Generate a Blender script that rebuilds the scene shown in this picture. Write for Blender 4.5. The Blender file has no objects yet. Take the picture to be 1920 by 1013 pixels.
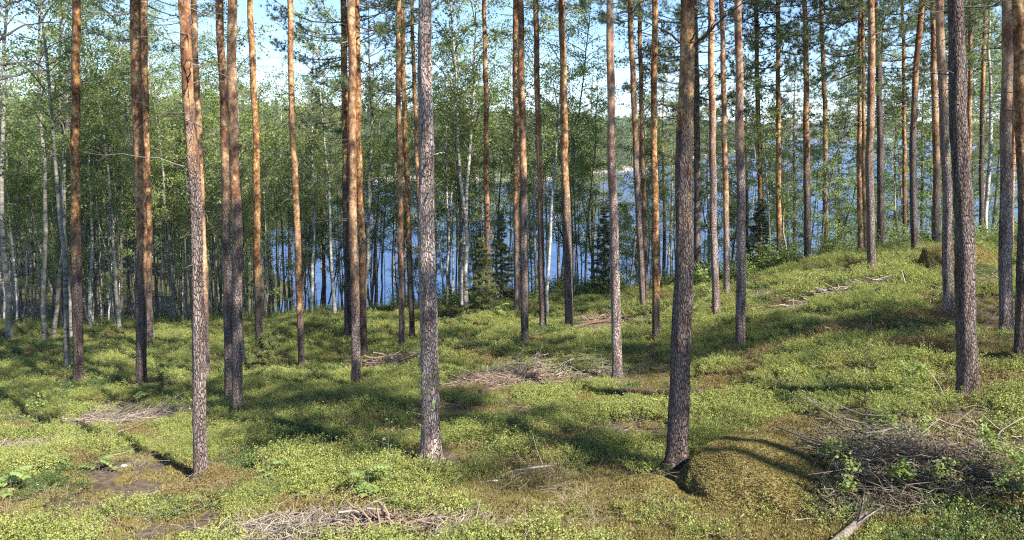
import bpy, math
import numpy as np
from mathutils import Vector, Matrix, Euler
R = math.radians

# ------------------------------------------------------------------ camera, sky, sun, exposure
scene = bpy.context.scene
COL = scene.collection
F, PITCH, HORIZ, CAMZ = 1400.0, R(4.0), 240.0, 18.0
CY = HORIZ + F * math.tan(PITCH)
cd = bpy.data.cameras.new('camera')
cam = bpy.data.objects.new('camera', cd)
COL.objects.link(cam)
cd.sensor_width = 36.0
cd.lens = 36.0 * F / 1920.0
cd.shift_y = -(506.5 - CY) / 1920.0
cd.clip_start = 0.1
cd.clip_end = 12000
cam.location = (0, 0, CAMZ)
cam.rotation_euler = (math.pi / 2 - PITCH, 0, 0)
scene.camera = cam

SUN_EL, SUN_AZ = R(43), R(133)          # azimuth clockwise from +Y
w = bpy.data.worlds.new('World')
scene.world = w
w.use_nodes = True
nt = w.node_tree
bg = nt.nodes['Background']
sky = nt.nodes.new('ShaderNodeTexSky')
sky.sky_type = 'NISHITA'
sky.sun_disc = False
sky.sun_elevation = SUN_EL
sky.sun_rotation = SUN_AZ
sky.air_density = 0.75
sky.dust_density = 0.1
sky.ozone_density = 5.0
nt.links.new(sky.outputs[0], bg.inputs[0])
bg.inputs[1].default_value = 0.095
sl = bpy.data.lights.new('sun', 'SUN')
sl.energy = 5.0
sl.angle = R(0.55)
sl.color = (1.0, 0.95, 0.86)
sun = bpy.data.objects.new('sun', sl)
COL.objects.link(sun)
SV = Vector((math.cos(SUN_EL) * math.sin(SUN_AZ), math.cos(SUN_EL) * math.cos(SUN_AZ), math.sin(SUN_EL)))
sun.rotation_euler = SV.to_track_quat('Z', 'Y').to_euler()
sun.location = (20, -20, 60)
vs = scene.view_settings
vs.view_transform = 'Standard'
vs.look = 'None'
vs.exposure = 1.55
vs.gamma = 1
vs.use_curve_mapping = False
scene.cycles.max_bounces = 6
scene.cycles.diffuse_bounces = 4
scene.cycles.transmission_bounces = 3
scene.cycles.transparent_max_bounces = 4
scene.cycles.use_denoising = False
scene.cycles.sample_clamp_indirect = 6
scene.cycles.filter_width = 1.2

# ------------------------------------------------------------------ geometry of the view
def unproj(px, row, Y):
    x = (px - 960.0) / F
    v = -(row - CY) / F
    dy = math.cos(PITCH) + v * math.sin(PITCH)
    dz = -math.sin(PITCH) + v * math.cos(PITCH)
    t = Y / dy
    return Vector((x * t, Y, CAMZ + dz * t))

def proj(p):
    d = Vector(p) - Vector((0, 0, CAMZ))
    fw = d.y * math.cos(PITCH) - d.z * math.sin(PITCH)
    up = d.y * math.sin(PITCH) + d.z * math.cos(PITCH)
    if fw <= 0.01: return None
    return (960 + F * d.x / fw, CY - F * up / fw)

# value noise, vectorised
_rt = np.random.default_rng(11).random((256, 256))
def vnoise(x, y, s, o=0.0):
    x = np.asarray(x, float) * s + 37.3 + o; y = np.asarray(y, float) * s + 91.7 + o * 1.7
    xi = np.floor(x).astype(int); yi = np.floor(y).astype(int)
    fx = x - xi; fy = y - yi
    fx = fx * fx * (3 - 2 * fx); fy = fy * fy * (3 - 2 * fy)
    a = _rt[xi & 255, yi & 255]; b = _rt[(xi + 1) & 255, yi & 255]
    c = _rt[xi & 255, (yi + 1) & 255]; d = _rt[(xi + 1) & 255, (yi + 1) & 255]
    return (a * (1 - fx) + b * fx) * (1 - fy) + (c * (1 - fx) + d * fx) * fy
def fbm(x, y, s, o=0.0, n=3):
    t = 0; a = 0.5; tot = 0
    for k in range(n):
        t = t + a * vnoise(x, y, s * 2 ** k, o + 13.1 * k); tot += a; a *= 0.5
    return t / tot

# terrain: height profiles (below the camera) along lines of sight
PROF = {
    -900: [(5, -3.9), (7.5, -4.3), (12, -5.3), (17, -6.4), (22, -7.3), (28, -8.4), (36, -9.6), (45, -11.4), (60, -14.5), (80, -15.8), (120, -16)],
    0:    [(5, -3.9), (7.6, -4.25), (12, -5.35), (17, -6.5), (22, -7.6), (28, -8.7), (36, -9.9), (45, -12), (60, -15), (80, -15.8), (120, -16)],
    400:  [(5, -3.9), (8, -4.5), (11, -5.2), (15, -6.0), (18, -6.75), (22, -7.4), (30, -8.7), (36, -9.5), (45, -12.2), (60, -15.2), (75, -16), (120, -16.5)],
    560:  [(5, -3.9), (8, -4.4), (11, -5.0), (15, -5.8), (18, -6.45), (22, -7.3), (30, -8.5), (36, -9.3), (45, -12.0), (60, -17), (72, -18.8), (120, -20)],
    800:  [(5, -3.8), (7.5, -4.14), (10, -4.55), (14, -5.35), (19, -6.3), (24, -7.2), (30, -8.1), (36, -8.9), (44, -11.4), (56, -16), (70, -18.8), (120, -20)],
    1265: [(5, -3.7), (7.4, -4.05), (9.6, -4.43), (13, -4.9), (17, -5.5), (22, -6.1), (28, -6.6), (34, -7.2), (42, -10), (55, -15), (70, -18.8), (120, -20)],
    1600: [(5, -3.6), (7.2, -3.9), (10, -4.1), (14, -4.2), (18, -4.3), (21, -4.32), (26, -4.5), (32, -6.3), (42, -10.5), (55, -15.5), (68, -18.8), (120, -20)],
    1900: [(4, -3.45), (6.5, -3.55), (10, -3.68), (14, -3.85), (20, -3.7), (25, -3.9), (32, -5.4), (45, -10.5), (65, -18.6), (120, -20)],
    2700: [(5, -3.0), (10, -2.9), (16, -2.8), (24, -3.0), (34, -5), (46, -10.5), (65, -18.6), (120, -20)],
}
_P = []; _Z = []
for _px, _l in PROF.items():
    for _y, _z in _l:
        _P.append(((_px - 960) / F * _y, _y)); _Z.append(_z)
for _x, _y, _z in [(-40, -40, -5.5), (0, -40, -2.8), (40, -40, -1), (-30, -15, -5), (0, -8, -3.3), (-8, 0, -3.9), (9, 0, -3.0), (30, -10, -1.6), (60, 0, -2), (-70, 0, -8), (-90, 40, -13)]:
    _P.append((_x, _y)); _Z.append(_z)
_P = np.array(_P, float); _Z = np.array(_Z, float)
def _U(r2): return 0.5 * r2 * np.log(r2 + 1e-9)
_n = len(_P)
_K = _U(((_P[:, None] - _P[None]) ** 2).sum(-1)) + np.eye(_n) * 4.0
_A = np.zeros((_n + 3, _n + 3)); _A[:_n, :_n] = _K
_A[:_n, _n] = 1; _A[:_n, _n + 1:] = _P; _A[_n, :_n] = 1; _A[_n + 1:, :_n] = _P.T
_W = np.linalg.solve(_A, np.concatenate([_Z, [0, 0, 0]]))
def ground(x, y):
    x = np.asarray(x, float); y = np.asarray(y, float)
    sh = x.shape; X = np.clip(x.ravel(), -110, 140); Y = np.clip(y.ravel(), -45, 118)
    out = np.empty_like(X)
    for i in range(0, len(X), 20000):
        a = X[i:i + 20000]; b = Y[i:i + 20000]
        r2 = (a[:, None] - _P[None, :, 0]) ** 2 + (b[:, None] - _P[None, :, 1]) ** 2
        out[i:i + 20000] = _U(r2) @ _W[:_n] + _W[_n] + _W[_n + 1] * a + _W[_n + 2] * b
    out = np.clip(out, -21, 2)
    h = (fbm(X, Y, 0.35, 5) - 0.5) * 0.5 + (fbm(X, Y, 1.3, 9) - 0.5) * 0.16
    return (out + h + CAMZ).reshape(sh)
def gz(x, y): return float(ground(np.array([x]), np.array([y]))[0])

_YS = np.concatenate([np.arange(4, 40, 0.1), np.arange(40, 118, 0.5)])
def hit(px, row, default=None):
    """where the line of sight through a picture point first meets the ground"""
    d = unproj(px, row, 1.0) - Vector((0, 0, CAMZ))
    zs = CAMZ + d.z * _YS
    g = ground(d.x * _YS, _YS)
    k = np.nonzero(zs <= g)[0]
    Y = _YS[k[0]] if len(k) else None
    if Y is None or (default and Y > default): Y = default or 40.0
    x = d.x * Y
    return Vector((x, Y, gz(x, Y)))

# ------------------------------------------------------------------ node helpers
def mat(name):
    m = bpy.data.materials.new(name); m.use_nodes = True
    n = m.node_tree.nodes; l = m.node_tree.links
    n.clear()
    out = n.new('ShaderNodeOutputMaterial')
    return m, n, l, out
def noise(n, l, vec, scale, detail=4, rough=0.6, dim='3D'):
    t = n.new('ShaderNodeTexNoise'); t.noise_dimensions = dim
    t.inputs['Scale'].default_value = scale; t.inputs['Detail'].default_value = detail
    t.inputs['Roughness'].default_value = rough
    if vec is not None: l.new(vec, t.inputs['Vector'])
    return t
def ramp(n, l, fac, stops):
    r = n.new('ShaderNodeValToRGB')
    e = r.color_ramp.elements
    while len(e) > 1: e.remove(e[-1])
    e[0].position = stops[0][0]; e[0].color = (*stops[0][1], 1)
    for p, c in stops[1:]:
        k = e.new(p); k.color = (*c, 1)
    l.new(fac, r.inputs[0])
    return r
def mix(n, l, fac, a, b, mode='MIX'):
    m = n.new('ShaderNodeMix'); m.data_type = 'RGBA'; m.blend_type = mode
    if isinstance(fac, (int, float)): m.inputs[0].default_value = fac
    else: l.new(fac, m.inputs[0])
    for s, i in ((a, 6), (b, 7)):
        if isinstance(s, tuple): m.inputs[i].default_value = (*s, 1)
        else: l.new(s, m.inputs[i])
    return m.outputs[2]
def math_(n, l, op, a, b=None, c=None, clamp=False):
    m = n.new('ShaderNodeMath'); m.operation = op; m.use_clamp = clamp
    for i, s in enumerate((a, b, c)):
        if s is None: continue
        if isinstance(s, (int, float)): m.inputs[i].default_value = s
        else: l.new(s, m.inputs[i])
    return m.outputs[0]
def mapping(n, l, vec, scale=(1, 1, 1)):
    m = n.new('ShaderNodeMapping'); m.inputs['Scale'].default_value = scale
    l.new(vec, m.inputs['Vector']); return m.outputs[0]
def principled(n, l, out, color, rough=0.8, bump=None, strength=0.5, dist=0.02, spec=0.3):
    p = n.new('ShaderNodeBsdfPrincipled')
    if isinstance(color, tuple): p.inputs['Base Color'].default_value = (*color, 1)
    else: l.new(color, p.inputs['Base Color'])
    p.inputs['Roughness'].default_value = rough
    p.inputs['Specular IOR Level'].default_value = spec
    if bump is not None:
        b = n.new('ShaderNodeBump'); b.inputs['Strength'].default_value = strength
        b.inputs['Distance'].default_value = dist
        l.new(bump, b.inputs['Height']); l.new(b.outputs[0], p.inputs['Normal'])
    l.new(p.outputs[0], out.inputs[0])
    return p

def shifted(n, l):
    """object coordinates moved by a random amount per object, so no two trunks share a pattern"""
    tc = n.new('ShaderNodeTexCoord'); oi = n.new('ShaderNodeObjectInfo')
    k = math_(n, l, 'MULTIPLY', oi.outputs['Random'], 57.0)
    v = n.new('ShaderNodeVectorMath'); v.operation = 'ADD'
    l.new(tc.outputs['Object'], v.inputs[0]); l.new(k, v.inputs[1])
    return v.outputs[0], oi

def pine_bark():
    m, n, l, out = mat('pine_bark')
    v, oi = shifted(n, l)
    at = n.new('ShaderNodeAttribute'); at.attribute_name = 'orange'
    pl = n.new('ShaderNodeAttribute'); pl.attribute_name = 'pale'
    vor = n.new('ShaderNodeTexVoronoi'); vor.feature = 'DISTANCE_TO_EDGE'
    nz0 = noise(n, l, mapping(n, l, v, (6, 6, 2)), 1.0, 3)
    wv = n.new('ShaderNodeVectorMath'); wv.operation = 'MULTIPLY_ADD'
    l.new(nz0.outputs['Color'], wv.inputs[0]); wv.inputs[1].default_value = (1.8, 1.8, 1.8)
    l.new(mapping(n, l, v, (42, 42, 11)), wv.inputs[2])
    vor.inputs['Scale'].default_value = 1.0
    l.new(wv.outputs[0], vor.inputs['Vector'])
    crack = ramp(n, l, vor.outputs['Distance'], [(0.0, (0.0,) * 3), (0.08, (0.5,) * 3), (0.22, (1,) * 3)])
    cells = n.new('ShaderNodeTexVoronoi'); cells.inputs['Scale'].default_value = 1.0
    l.new(wv.outputs[0], cells.inputs['Vector'])
    hi = noise(n, l, mapping(n, l, v, (30, 30, 16)), 1.0, 5, 0.7)
    lo = noise(n, l, mapping(n, l, v, (4, 4, 1.2)), 1.0, 3)
    # lower bark: grey brown plates with dark cracks
    g1 = ramp(n, l, hi.outputs[0], [(0.28, (0.095, 0.068, 0.056)), (0.5, (0.165, 0.12, 0.102)), (0.72, (0.24, 0.185, 0.16))])
    g2 = mix(n, l, math_(n, l, 'MULTIPLY', cells.outputs['Distance'], 0.25), g1.outputs[0], (0.34, 0.25, 0.22))
    gl = mix(n, l, math_(n, l, 'MULTIPLY', pl.outputs['Fac'], 0.75), g2, (0.70, 0.54, 0.47), 'MIX')
    low = mix(n, l, crack.outputs[0], mix(n, l, 0.68, (0.04, 0.028, 0.024), gl), gl)
    streak = noise(n, l, mapping(n, l, v, (11, 11, 1.6)), 1.0, 4, 0.7)
    low = mix(n, l, ramp(n, l, streak.outputs[0], [(0.38, (1,) * 3), (0.56, (0,) * 3)]).outputs[0], low, mix(n, l, 1.0, low, (0.42, 0.36, 0.34), 'MULTIPLY'))
    # upper bark: thin orange flakes
    fl = noise(n, l, mapping(n, l, v, (13, 13, 9)), 1.0, 5, 0.8)
    big = noise(n, l, mapping(n, l, v, (3, 3, 1.6)), 1.0, 4, 0.7)
    oc = ramp(n, l, fl.outputs[0], [(0.34, (0.06, 0.028, 0.014)), (0.44, (0.23, 0.10, 0.036)), (0.53, (0.42, 0.235, 0.085)), (0.63, (0.64, 0.43, 0.19)), (0.72, (0.78, 0.60, 0.34))])
    oc2 = mix(n, l, pl.outputs['Fac'], oc.outputs[0], mix(n, l, 0.45, oc.outputs[0], (0.66, 0.48, 0.38)))
    oc3 = mix(n, l, ramp(n, l, big.outputs[0], [(0.42, (1,) * 3), (0.58, (0,) * 3)]).outputs[0], oc2, mix(n, l, 1.0, oc2, (0.42, 0.30, 0.26), 'MULTIPLY'))
    f = math_(n, l, 'ADD', at.outputs['Fac'], math_(n, l, 'MULTIPLY', math_(n, l, 'SUBTRACT', lo.outputs[0], 0.5), 1.0))
    f = math_(n, l, 'ADD', f, math_(n, l, 'MULTIPLY', math_(n, l, 'SUBTRACT', hi.outputs[0], 0.5), 0.6))
    f = ramp(n, l, f, [(0.35, (0,) * 3), (0.65, (1,) * 3)]).outputs[0]
    c = mix(n, l, f, low, oc3)
    hsv = n.new('ShaderNodeHueSaturation'); l.new(c, hsv.inputs['Color'])
    l.new(math_(n, l, 'MULTIPLY_ADD', oi.outputs['Random'], 0.35, 0.80), hsv.inputs['Value']); l.new(math_(n, l, 'MULTIPLY_ADD', f, 0.04, 0.92), hsv.inputs['Saturation'])
    bh = mix(n, l, f, mix(n, l, 0.35, crack.outputs[0], hi.outputs['Color']), mix(n, l, 0.5, fl.outputs['Color'], lo.outputs['Color']))
    principled(n, l, out, hsv.outputs[0], 0.85, bh, 1.0, 0.06, 0.2)
    return m

def birch_bark(name, white, dark, lvl):
    m, n, l, out = mat(name)
    v, oi = shifted(n, l)
    bands = noise(n, l, mapping(n, l, v, (3, 3, 16)), 1.0, 4, 0.65)
    patch = noise(n, l, mapping(n, l, v, (2, 2, 0.9)), 1.0, 3)
    s = math_(n, l, 'ADD', math_(n, l, 'MULTIPLY', bands.outputs[0], 0.6), math_(n, l, 'MULTIPLY', patch.outputs[0], 0.4))
    c = ramp(n, l, s, [(lvl - 0.06, dark), (lvl + 0.03, tuple(a * .7 for a in white)), (lvl + 0.12, white)])
    principled(n, l, out, c.outputs[0], 0.7, bands.outputs[0], 0.4, 0.01)
    return m

def leaf_mat(name, cols, trans=0.35, rough=0.6):
    m, n, l, out = mat(name)
    g = n.new('ShaderNodeNewGeometry'); oi = n.new('ShaderNodeObjectInfo')
    tc = n.new('ShaderNodeTexCoord')
    big = noise(n, l, tc.outputs['Object'], 1.3, 2)
    k = math_(n, l, 'ADD', math_(n, l, 'MULTIPLY', g.outputs['Random Per Island'], 0.55),
              math_(n, l, 'ADD', math_(n, l, 'MULTIPLY', oi.outputs['Random'], 0.25), math_(n, l, 'MULTIPLY', big.outputs[0], 0.25)))
    c = ramp(n, l, k, [(i / (len(cols) - 1), cc) for i, cc in enumerate(cols)])
    p = n.new('ShaderNodeBsdfPrincipled'); p.inputs['Roughness'].default_value = rough
    p.inputs['Specular IOR Level'].default_value = 0.35
    l.new(c.outputs[0], p.inputs['Base Color'])
    t = n.new('ShaderNodeBsdfTranslucent')
    l.new(mix(n, l, 1.0, c.outputs[0], (1.0, 1.15, 0.5), 'MULTIPLY'), t.inputs['Color'])
    s = n.new('ShaderNodeMixShader'); s.inputs[0].default_value = trans
    l.new(p.outputs[0], s.inputs[1]); l.new(t.outputs[0], s.inputs[2]); l.new(s.outputs[0], out.inputs[0])
    return m

def simple_mat(name, cols, scale=(8, 8, 8), rough=0.85, strength=0.5, island=False):
    m, n, l, out = mat(name)
    v, oi = shifted(n, l)
    nz = noise(n, l, mapping(n, l, v, scale), 1.0, 5, 0.65)
    k = nz.outputs[0]
    if island:
        g = n.new('ShaderNodeNewGeometry')
        k = math_(n, l, 'ADD', math_(n, l, 'MULTIPLY', nz.outputs[0], 0.4), math_(n, l, 'MULTIPLY', g.outputs['Random Per Island'], 0.6))
        c = ramp(n, l, k, [(0.1 + 0.8 * i / (len(cols) - 1), cc) for i, cc in enumerate(cols)])
    else:
        c = ramp(n, l, k, [(0.3 + 0.4 * i / (len(cols) - 1), cc) for i, cc in enumerate(cols)])
    principled(n, l, out, c.outputs[0], rough, nz.outputs[0], strength, 0.02)
    return m

M = {}
M['pine'] = pine_bark()
M['birch'] = birch_bark('birch_bark', (0.52, 0.49, 0.43), (0.06, 0.05, 0.045), 0.46)
M['grey'] = birch_bark('grey_bark', (0.28, 0.26, 0.21), (0.07, 0.06, 0.05), 0.47)
M['brownbark'] = birch_bark('brown_bark', (0.13, 0.105, 0.08), (0.035, 0.03, 0.024), 0.46)
M['dead'] = simple_mat('dead_wood', [(0.05, 0.042, 0.036), (0.11, 0.095, 0.08), (0.24, 0.21, 0.18)], (14, 14, 14), island=True)
M['deadwhite'] = simple_mat('weathered_wood', [(0.30, 0.27, 0.23), (0.5, 0.46, 0.42)], (14, 14, 14))
M['twiglight'] = simple_mat('birch_twigs', [(0.10, 0.085, 0.07), (0.26, 0.23, 0.19)], (8, 8, 8), island=True)
M['twig'] = simple_mat('bare_twigs', [(0.05, 0.04, 0.034), (0.10, 0.08, 0.065)], (8, 8, 8), island=True)
M['slash'] = simple_mat('dry_brush', [(0.08, 0.065, 0.052), (0.21, 0.17, 0.135), (0.33, 0.275, 0.22), (0.50, 0.44, 0.37)], (6, 6, 6), island=True)
M['slashgrey'] = simple_mat('grey_brush', [(0.04, 0.031, 0.023), (0.10, 0.08, 0.056), (0.20, 0.16, 0.118), (0.40, 0.345, 0.28)], (6, 6, 6), island=True)
M['slashbrown'] = simple_mat('brown_brush', [(0.06, 0.045, 0.035), (0.17, 0.13, 0.10), (0.28, 0.23, 0.185), (0.42, 0.36, 0.30)], (6, 6, 6), island=True)
M['slashred'] = simple_mat('dry_brush_red', [(0.09, 0.06, 0.045), (0.23, 0.16, 0.12), (0.37, 0.28, 0.215)], (6, 6, 6), island=True)
M['needles'] = leaf_mat('pine_needles', [(0.10, 0.145, 0.075), (0.17, 0.215, 0.11), (0.25, 0.29, 0.15)], 0.35)
M['spruce'] = leaf_mat('spruce_needles', [(0.03, 0.05, 0.024), (0.055, 0.085, 0.035), (0.09, 0.125, 0.05)], 0.1)
M['juniper'] = leaf_mat('juniper_needles', [(0.07, 0.085, 0.03), (0.13, 0.15, 0.045), (0.2, 0.21, 0.07)], 0.15)
M['leaf'] = leaf_mat('birch_leaves', [(0.15, 0.195, 0.058), (0.25, 0.31, 0.095), (0.36, 0.43, 0.155)], 0.5)
M['leafdark'] = leaf_mat('alder_leaves', [(0.11, 0.145, 0.05), (0.18, 0.23, 0.075), (0.27, 0.33, 0.115)], 0.45)
M['bilb'] = leaf_mat('bilberry_leaves', [(0.08, 0.097, 0.026), (0.21, 0.235, 0.06), (0.335, 0.36, 0.10), (0.48, 0.49, 0.165)], 0.3)
M['lingon'] = leaf_mat('lingonberry_leaves', [(0.04, 0.065, 0.02), (0.09, 0.13, 0.035), (0.16, 0.2, 0.06)], 0.15, 0.4)
M['bilbdry'] = leaf_mat('dry_undergrowth', [(0.12, 0.08, 0.035), (0.22, 0.16, 0.06), (0.3, 0.25, 0.1)], 0.2)
M['deadneedle'] = leaf_mat('dead_needles', [(0.09, 0.055, 0.03), (0.19, 0.125, 0.075), (0.30, 0.22, 0.14)], 0.2)
M['straw'] = leaf_mat('dry_grass', [(0.22, 0.18, 0.10), (0.38, 0.32, 0.2), (0.5, 0.45, 0.32)], 0.25)
M['mossleaf'] = leaf_mat('moss_tufts', [(0.07, 0.06, 0.02), (0.21, 0.17, 0.055), (0.39, 0.32, 0.115)], 0.2)
M['rowan'] = leaf_mat('rowan_leaves', [(0.15, 0.21, 0.06), (0.23, 0.30, 0.09), (0.33, 0.42, 0.15)], 0.35)
M['farleaf'] = leaf_mat('far_leaves', [(0.09, 0.12, 0.05), (0.14, 0.18, 0.07), (0.19, 0.235, 0.09)], 0.3)
M['stone'] = simple_mat('pale_stone', [(0.25, 0.24, 0.22), (0.45, 0.43, 0.4)], (9, 9, 9))
M['cut'] = simple_mat('cut_wood', [(0.38, 0.28, 0.17), (0.55, 0.43, 0.28)], (5, 5, 5))
M['logbark'] = simple_mat('log_bark', [(0.10, 0.06, 0.04), (0.25, 0.17, 0.12), (0.45, 0.36, 0.29)], (18, 18, 18), strength=1.0)
M['oldlog'] = simple_mat('weathered_log', [(0.06, 0.045, 0.038), (0.17, 0.135, 0.115), (0.34, 0.29, 0.25)], (26, 26, 26), strength=1.0)
M['darklog'] = simple_mat('rotten_log', [(0.035, 0.022, 0.016), (0.10, 0.06, 0.04), (0.22, 0.15, 0.10)], (14, 14, 14), strength=1.0)

# ------------------------------------------------------------------ mesh helpers
class MB:
    """collects faces; materials by slot; optional per-vertex float attributes"""
    def __init__(s): s.v = []; s.q = []; s.mi = []; s.n = 0; s.at = {}
    def add(s, verts, faces, mi=0, **at):
        verts = np.asarray(verts, float).reshape(-1, 3); faces = np.asarray(faces, int)
        if len(faces) == 0: return
        if faces.shape[1] == 3: faces = np.concatenate([faces, -np.ones((len(faces), 1), int) - s.n], 1)
        s.v.append(verts); s.q.append(faces + s.n); s.mi.append(np.full(len(faces), mi)); s.n += len(verts)
        for k in set(s.at) | set(at):
            s.at.setdefault(k, [])
            s.at[k].append((len(verts), at.get(k, 0.0)))
    def mesh(s, name, mats, smooth=True):
        V = np.concatenate(s.v); Q = np.concatenate(s.q); mi = np.concatenate(s.mi)
        tri = Q[:, 3] < 0
        me = bpy.data.meshes.new(name)
        cnt = np.where(tri, 3, 4)
        st = np.concatenate([[0], np.cumsum(cnt)[:-1]])
        idx = Q.ravel()[np.repeat(~tri, 4) | (np.tile([1, 1, 1, 0], len(Q)).astype(bool))]
        me.vertices.add(len(V)); me.vertices.foreach_set('co', V.ravel())
        me.loops.add(len(idx)); me.loops.foreach_set('vertex_index', idx)
        me.polygons.add(len(Q)); me.polygons.foreach_set('loop_start', st)
        me.polygons.foreach_set('loop_total', cnt)
        me.polygons.foreach_set('material_index', mi)
        me.polygons.foreach_set('use_smooth', np.full(len(Q), smooth))
        for m_ in mats: me.materials.append(m_)
        me.update(calc_edges=True); me.validate()
        for k, l in s.at.items():
            a = me.attributes.new(k, 'FLOAT', 'POINT')
            arr = np.concatenate([np.broadcast_to(np.asarray(x, float), (c,)) for c, x in l])
            a.data.foreach_set('value', arr.astype(np.float32))
        return me

def frames(pts):
    T = np.gradient(pts, axis=0); T /= np.linalg.norm(T, axis=1)[:, None] + 1e-9
    ref = np.array([0.0, 1.0, 0.0]) if abs(T[0][1]) < 0.8 else np.array([1.0, 0, 0])
    A = np.cross(T, ref); A /= np.linalg.norm(A, axis=1)[:, None] + 1e-9
    B = np.cross(T, A)
    return T, A, B
def tube(mb, pts, rad, sides=5, mi=0, rough=None, close=True, **at):
    pts = np.asarray(pts, float); rad = np.asarray(rad, float) * np.ones(len(pts))
    T, A, B = frames(pts)
    th = np.arange(sides) / sides * 2 * math.pi
    rr = rad[:, None] * np.ones((1, sides))
    if rough is not None: rr = rr * rough
    V = pts[:, None] + rr[..., None] * (np.cos(th)[None, :, None] * A[:, None] + np.sin(th)[None, :, None] * B[:, None])
    m = len(pts)
    i = np.arange(m - 1)[:, None] * sides; j = np.arange(sides)[None]; k = (j + 1) % sides
    Fc = np.stack([i + j, i + k, i + sides + k, i + sides + j], -1).reshape(-1, 4)
    V = V.reshape(-1, 3)
    if close:
        V = np.concatenate([V, pts[-1:] + T[-1:] * rad[-1] * 0.3])
    at2 = {}
    for kk, a in at.items():
        a = np.asarray(a, float)
        if a.ndim: a = np.repeat(a, sides); a = np.append(a, a[-1]) if close else a
        at2[kk] = a
    if close:
        c = len(V) - 1; b = (m - 1) * sides
        mb.add(V, np.concatenate([Fc, np.stack([b + np.arange(sides), b + (np.arange(sides) + 1) % sides, np.full(sides, c), np.full(sides, c)], -1)])[: len(Fc)], mi, **at2)
        # cap as triangles
        V2 = np.concatenate([V[b:b + sides], V[-1:]])
        a3 = {kk: (a[-1] if np.ndim(a) else a) for kk, a in at2.items()}
        mb.add(V2, np.stack([np.arange(sides), (np.arange(sides) + 1) % sides, np.full(sides, sides)], -1), mi, **a3)
    else:
        mb.add(V, Fc, mi, **at2)
def leaves(mb, pos, size, rng, mi=0, aspect=0.75, flat=0.0, up=None):
    """one small folded blade per position"""
    n_ = len(pos)
    if n_ == 0: return
    d = rng.normal(size=(n_, 3)); d[:, 2] *= (1 - flat)
    if up is not None: d[:, 2] += up
    d /= np.linalg.norm(d, axis=1)[:, None]
    s_ = np.cross(d, rng.normal(size=(n_, 3)) * np.array([1 - flat, 1 - flat, 1]) + np.array([0, 0, flat * 1.5])); s_ /= np.linalg.norm(s_, axis=1)[:, None] + 1e-9
    sz = size * rng.uniform(0.65, 1.3, n_)[:, None]
    P0 = pos; P1 = pos + d * sz * .5 + s_ * sz * aspect * .5; P2 = pos + d * sz; P3 = pos + d * sz * .5 - s_ * sz * aspect * .5
    V = np.stack([P0, P1, P2, P3], 1).reshape(-1, 3)
    mb.add(V, np.arange(n_ * 4).reshape(-1, 4), mi)
def needles(mb, pos, dirs, length, width, cnt, rng, mi=0, spread=0.9):
    n_ = len(pos)
    P = np.repeat(pos, cnt, 0); D = np.repeat(dirs, cnt, 0) + rng.normal(size=(n_ * cnt, 3)) * spread
    D /= np.linalg.norm(D, axis=1)[:, None]
    S = np.cross(D, rng.normal(size=D.shape)); S /= np.linalg.norm(S, axis=1)[:, None] + 1e-9
    L = length * rng.uniform(0.7, 1.2, len(P))[:, None]
    W = width * 0.5
    V = np.stack([P - S * W, P + S * W, P + D * L], 1).reshape(-1, 3)
    mb.add(V, np.arange(len(P) * 3).reshape(-1, 3), mi)

def tag(o, label=None, cat=None, group=None, kind=None):
    if label: o['label'] = label
    if cat: o['category'] = cat
    if group: o['group'] = group
    if kind: o['kind'] = kind
    return o
def link(name, me, parent=None, loc=(0, 0, 0)):
    o = bpy.data.objects.new(name, me); COL.objects.link(o); o.location = loc
    if parent: o.parent = parent
    return o
def empty(name, loc, **k):
    o = bpy.data.objects.new(name, None); COL.objects.link(o); o.location = loc
    o.empty_display_size = 0.3
    return tag(o, **k)

# ------------------------------------------------------------------ ground
def axis(segs):
    out = []
    for a, b, s in segs: out.append(np.arange(a, b, s))
    out.append([segs[-1][1]]); return np.concatenate(out)
gx = axis([(-1500, -400, 100), (-400, -120, 20), (-120, -45, 3), (-45, 45, 0.22), (45, 120, 3), (120, 400, 20), (400, 1500, 100)])
gy = axis([(-400, -60, 20), (-60, -6, 2), (-6, 5, 0.6), (5, 20, 0.14), (20, 50, 0.28), (50, 120, 2), (120, 200, 10)])
GX, GY = np.meshgrid(gx, gy, indexing='ij')
GZ = ground(GX, GY)
def litter_mask(x, y):
    """bare needle litter and dead brush on the ground, 0..1"""
    m = np.zeros_like(np.asarray(x, float))
    for (px, row, rx, ry) in LIT:
        h_ = hit(px, row)
        a = (x - h_.x) / rx; b = (y - h_.y) / ry
        m = np.maximum(m, np.clip(1.6 - (a * a + b * b) * 1.1 + (fbm(x, y, 2.1, 3) - .5) * 1.8, 0, 1))
    return m
LIT = [(808, 868, .42, .42), (1267, 882, .4, .4), (378, 898, .3, .3), (1816, 746, .4, .4), (446, 778, .4, .3), (1158, 710, .4, .4), (1388, 653, .45, .45), (668, 733, .35, .35), (1887, 632, .4, .4), (205, 770, .7, .7), (215, 830, .6, .8), (232, 890, .62, .8), (245, 945, .68, .7), (262, 1000, .95, .7), (235, 935, 0.55, 1.2), (270, 1000, 0.8, 0.7), (265, 800, 1.3, 0.9), (30, 850, 1.3, 0.5), (150, 800, 1.6, 0.8),
       (560, 1005, 1.3, 0.45), (780, 1000, 1.2, 0.35), (930, 725, 1.9, 1.3), (900, 775, 1.6, 0.6), (1200, 815, 0.8, 0.7), (745, 690, 1.2, 0.6), (655, 798, 0.45, 0.35),
       (1100, 930, 1.9, 0.9), (1560, 555, 2.4, 0.5), (1300, 930, 0.5, 0.5), (1500, 540, 2, 0.6), (1800, 800, 1.2, 0.5), (880, 590, 1.5, 1), (1150, 610, 1.5, 1.5), (1850, 590, 1.5, 1)]
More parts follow.
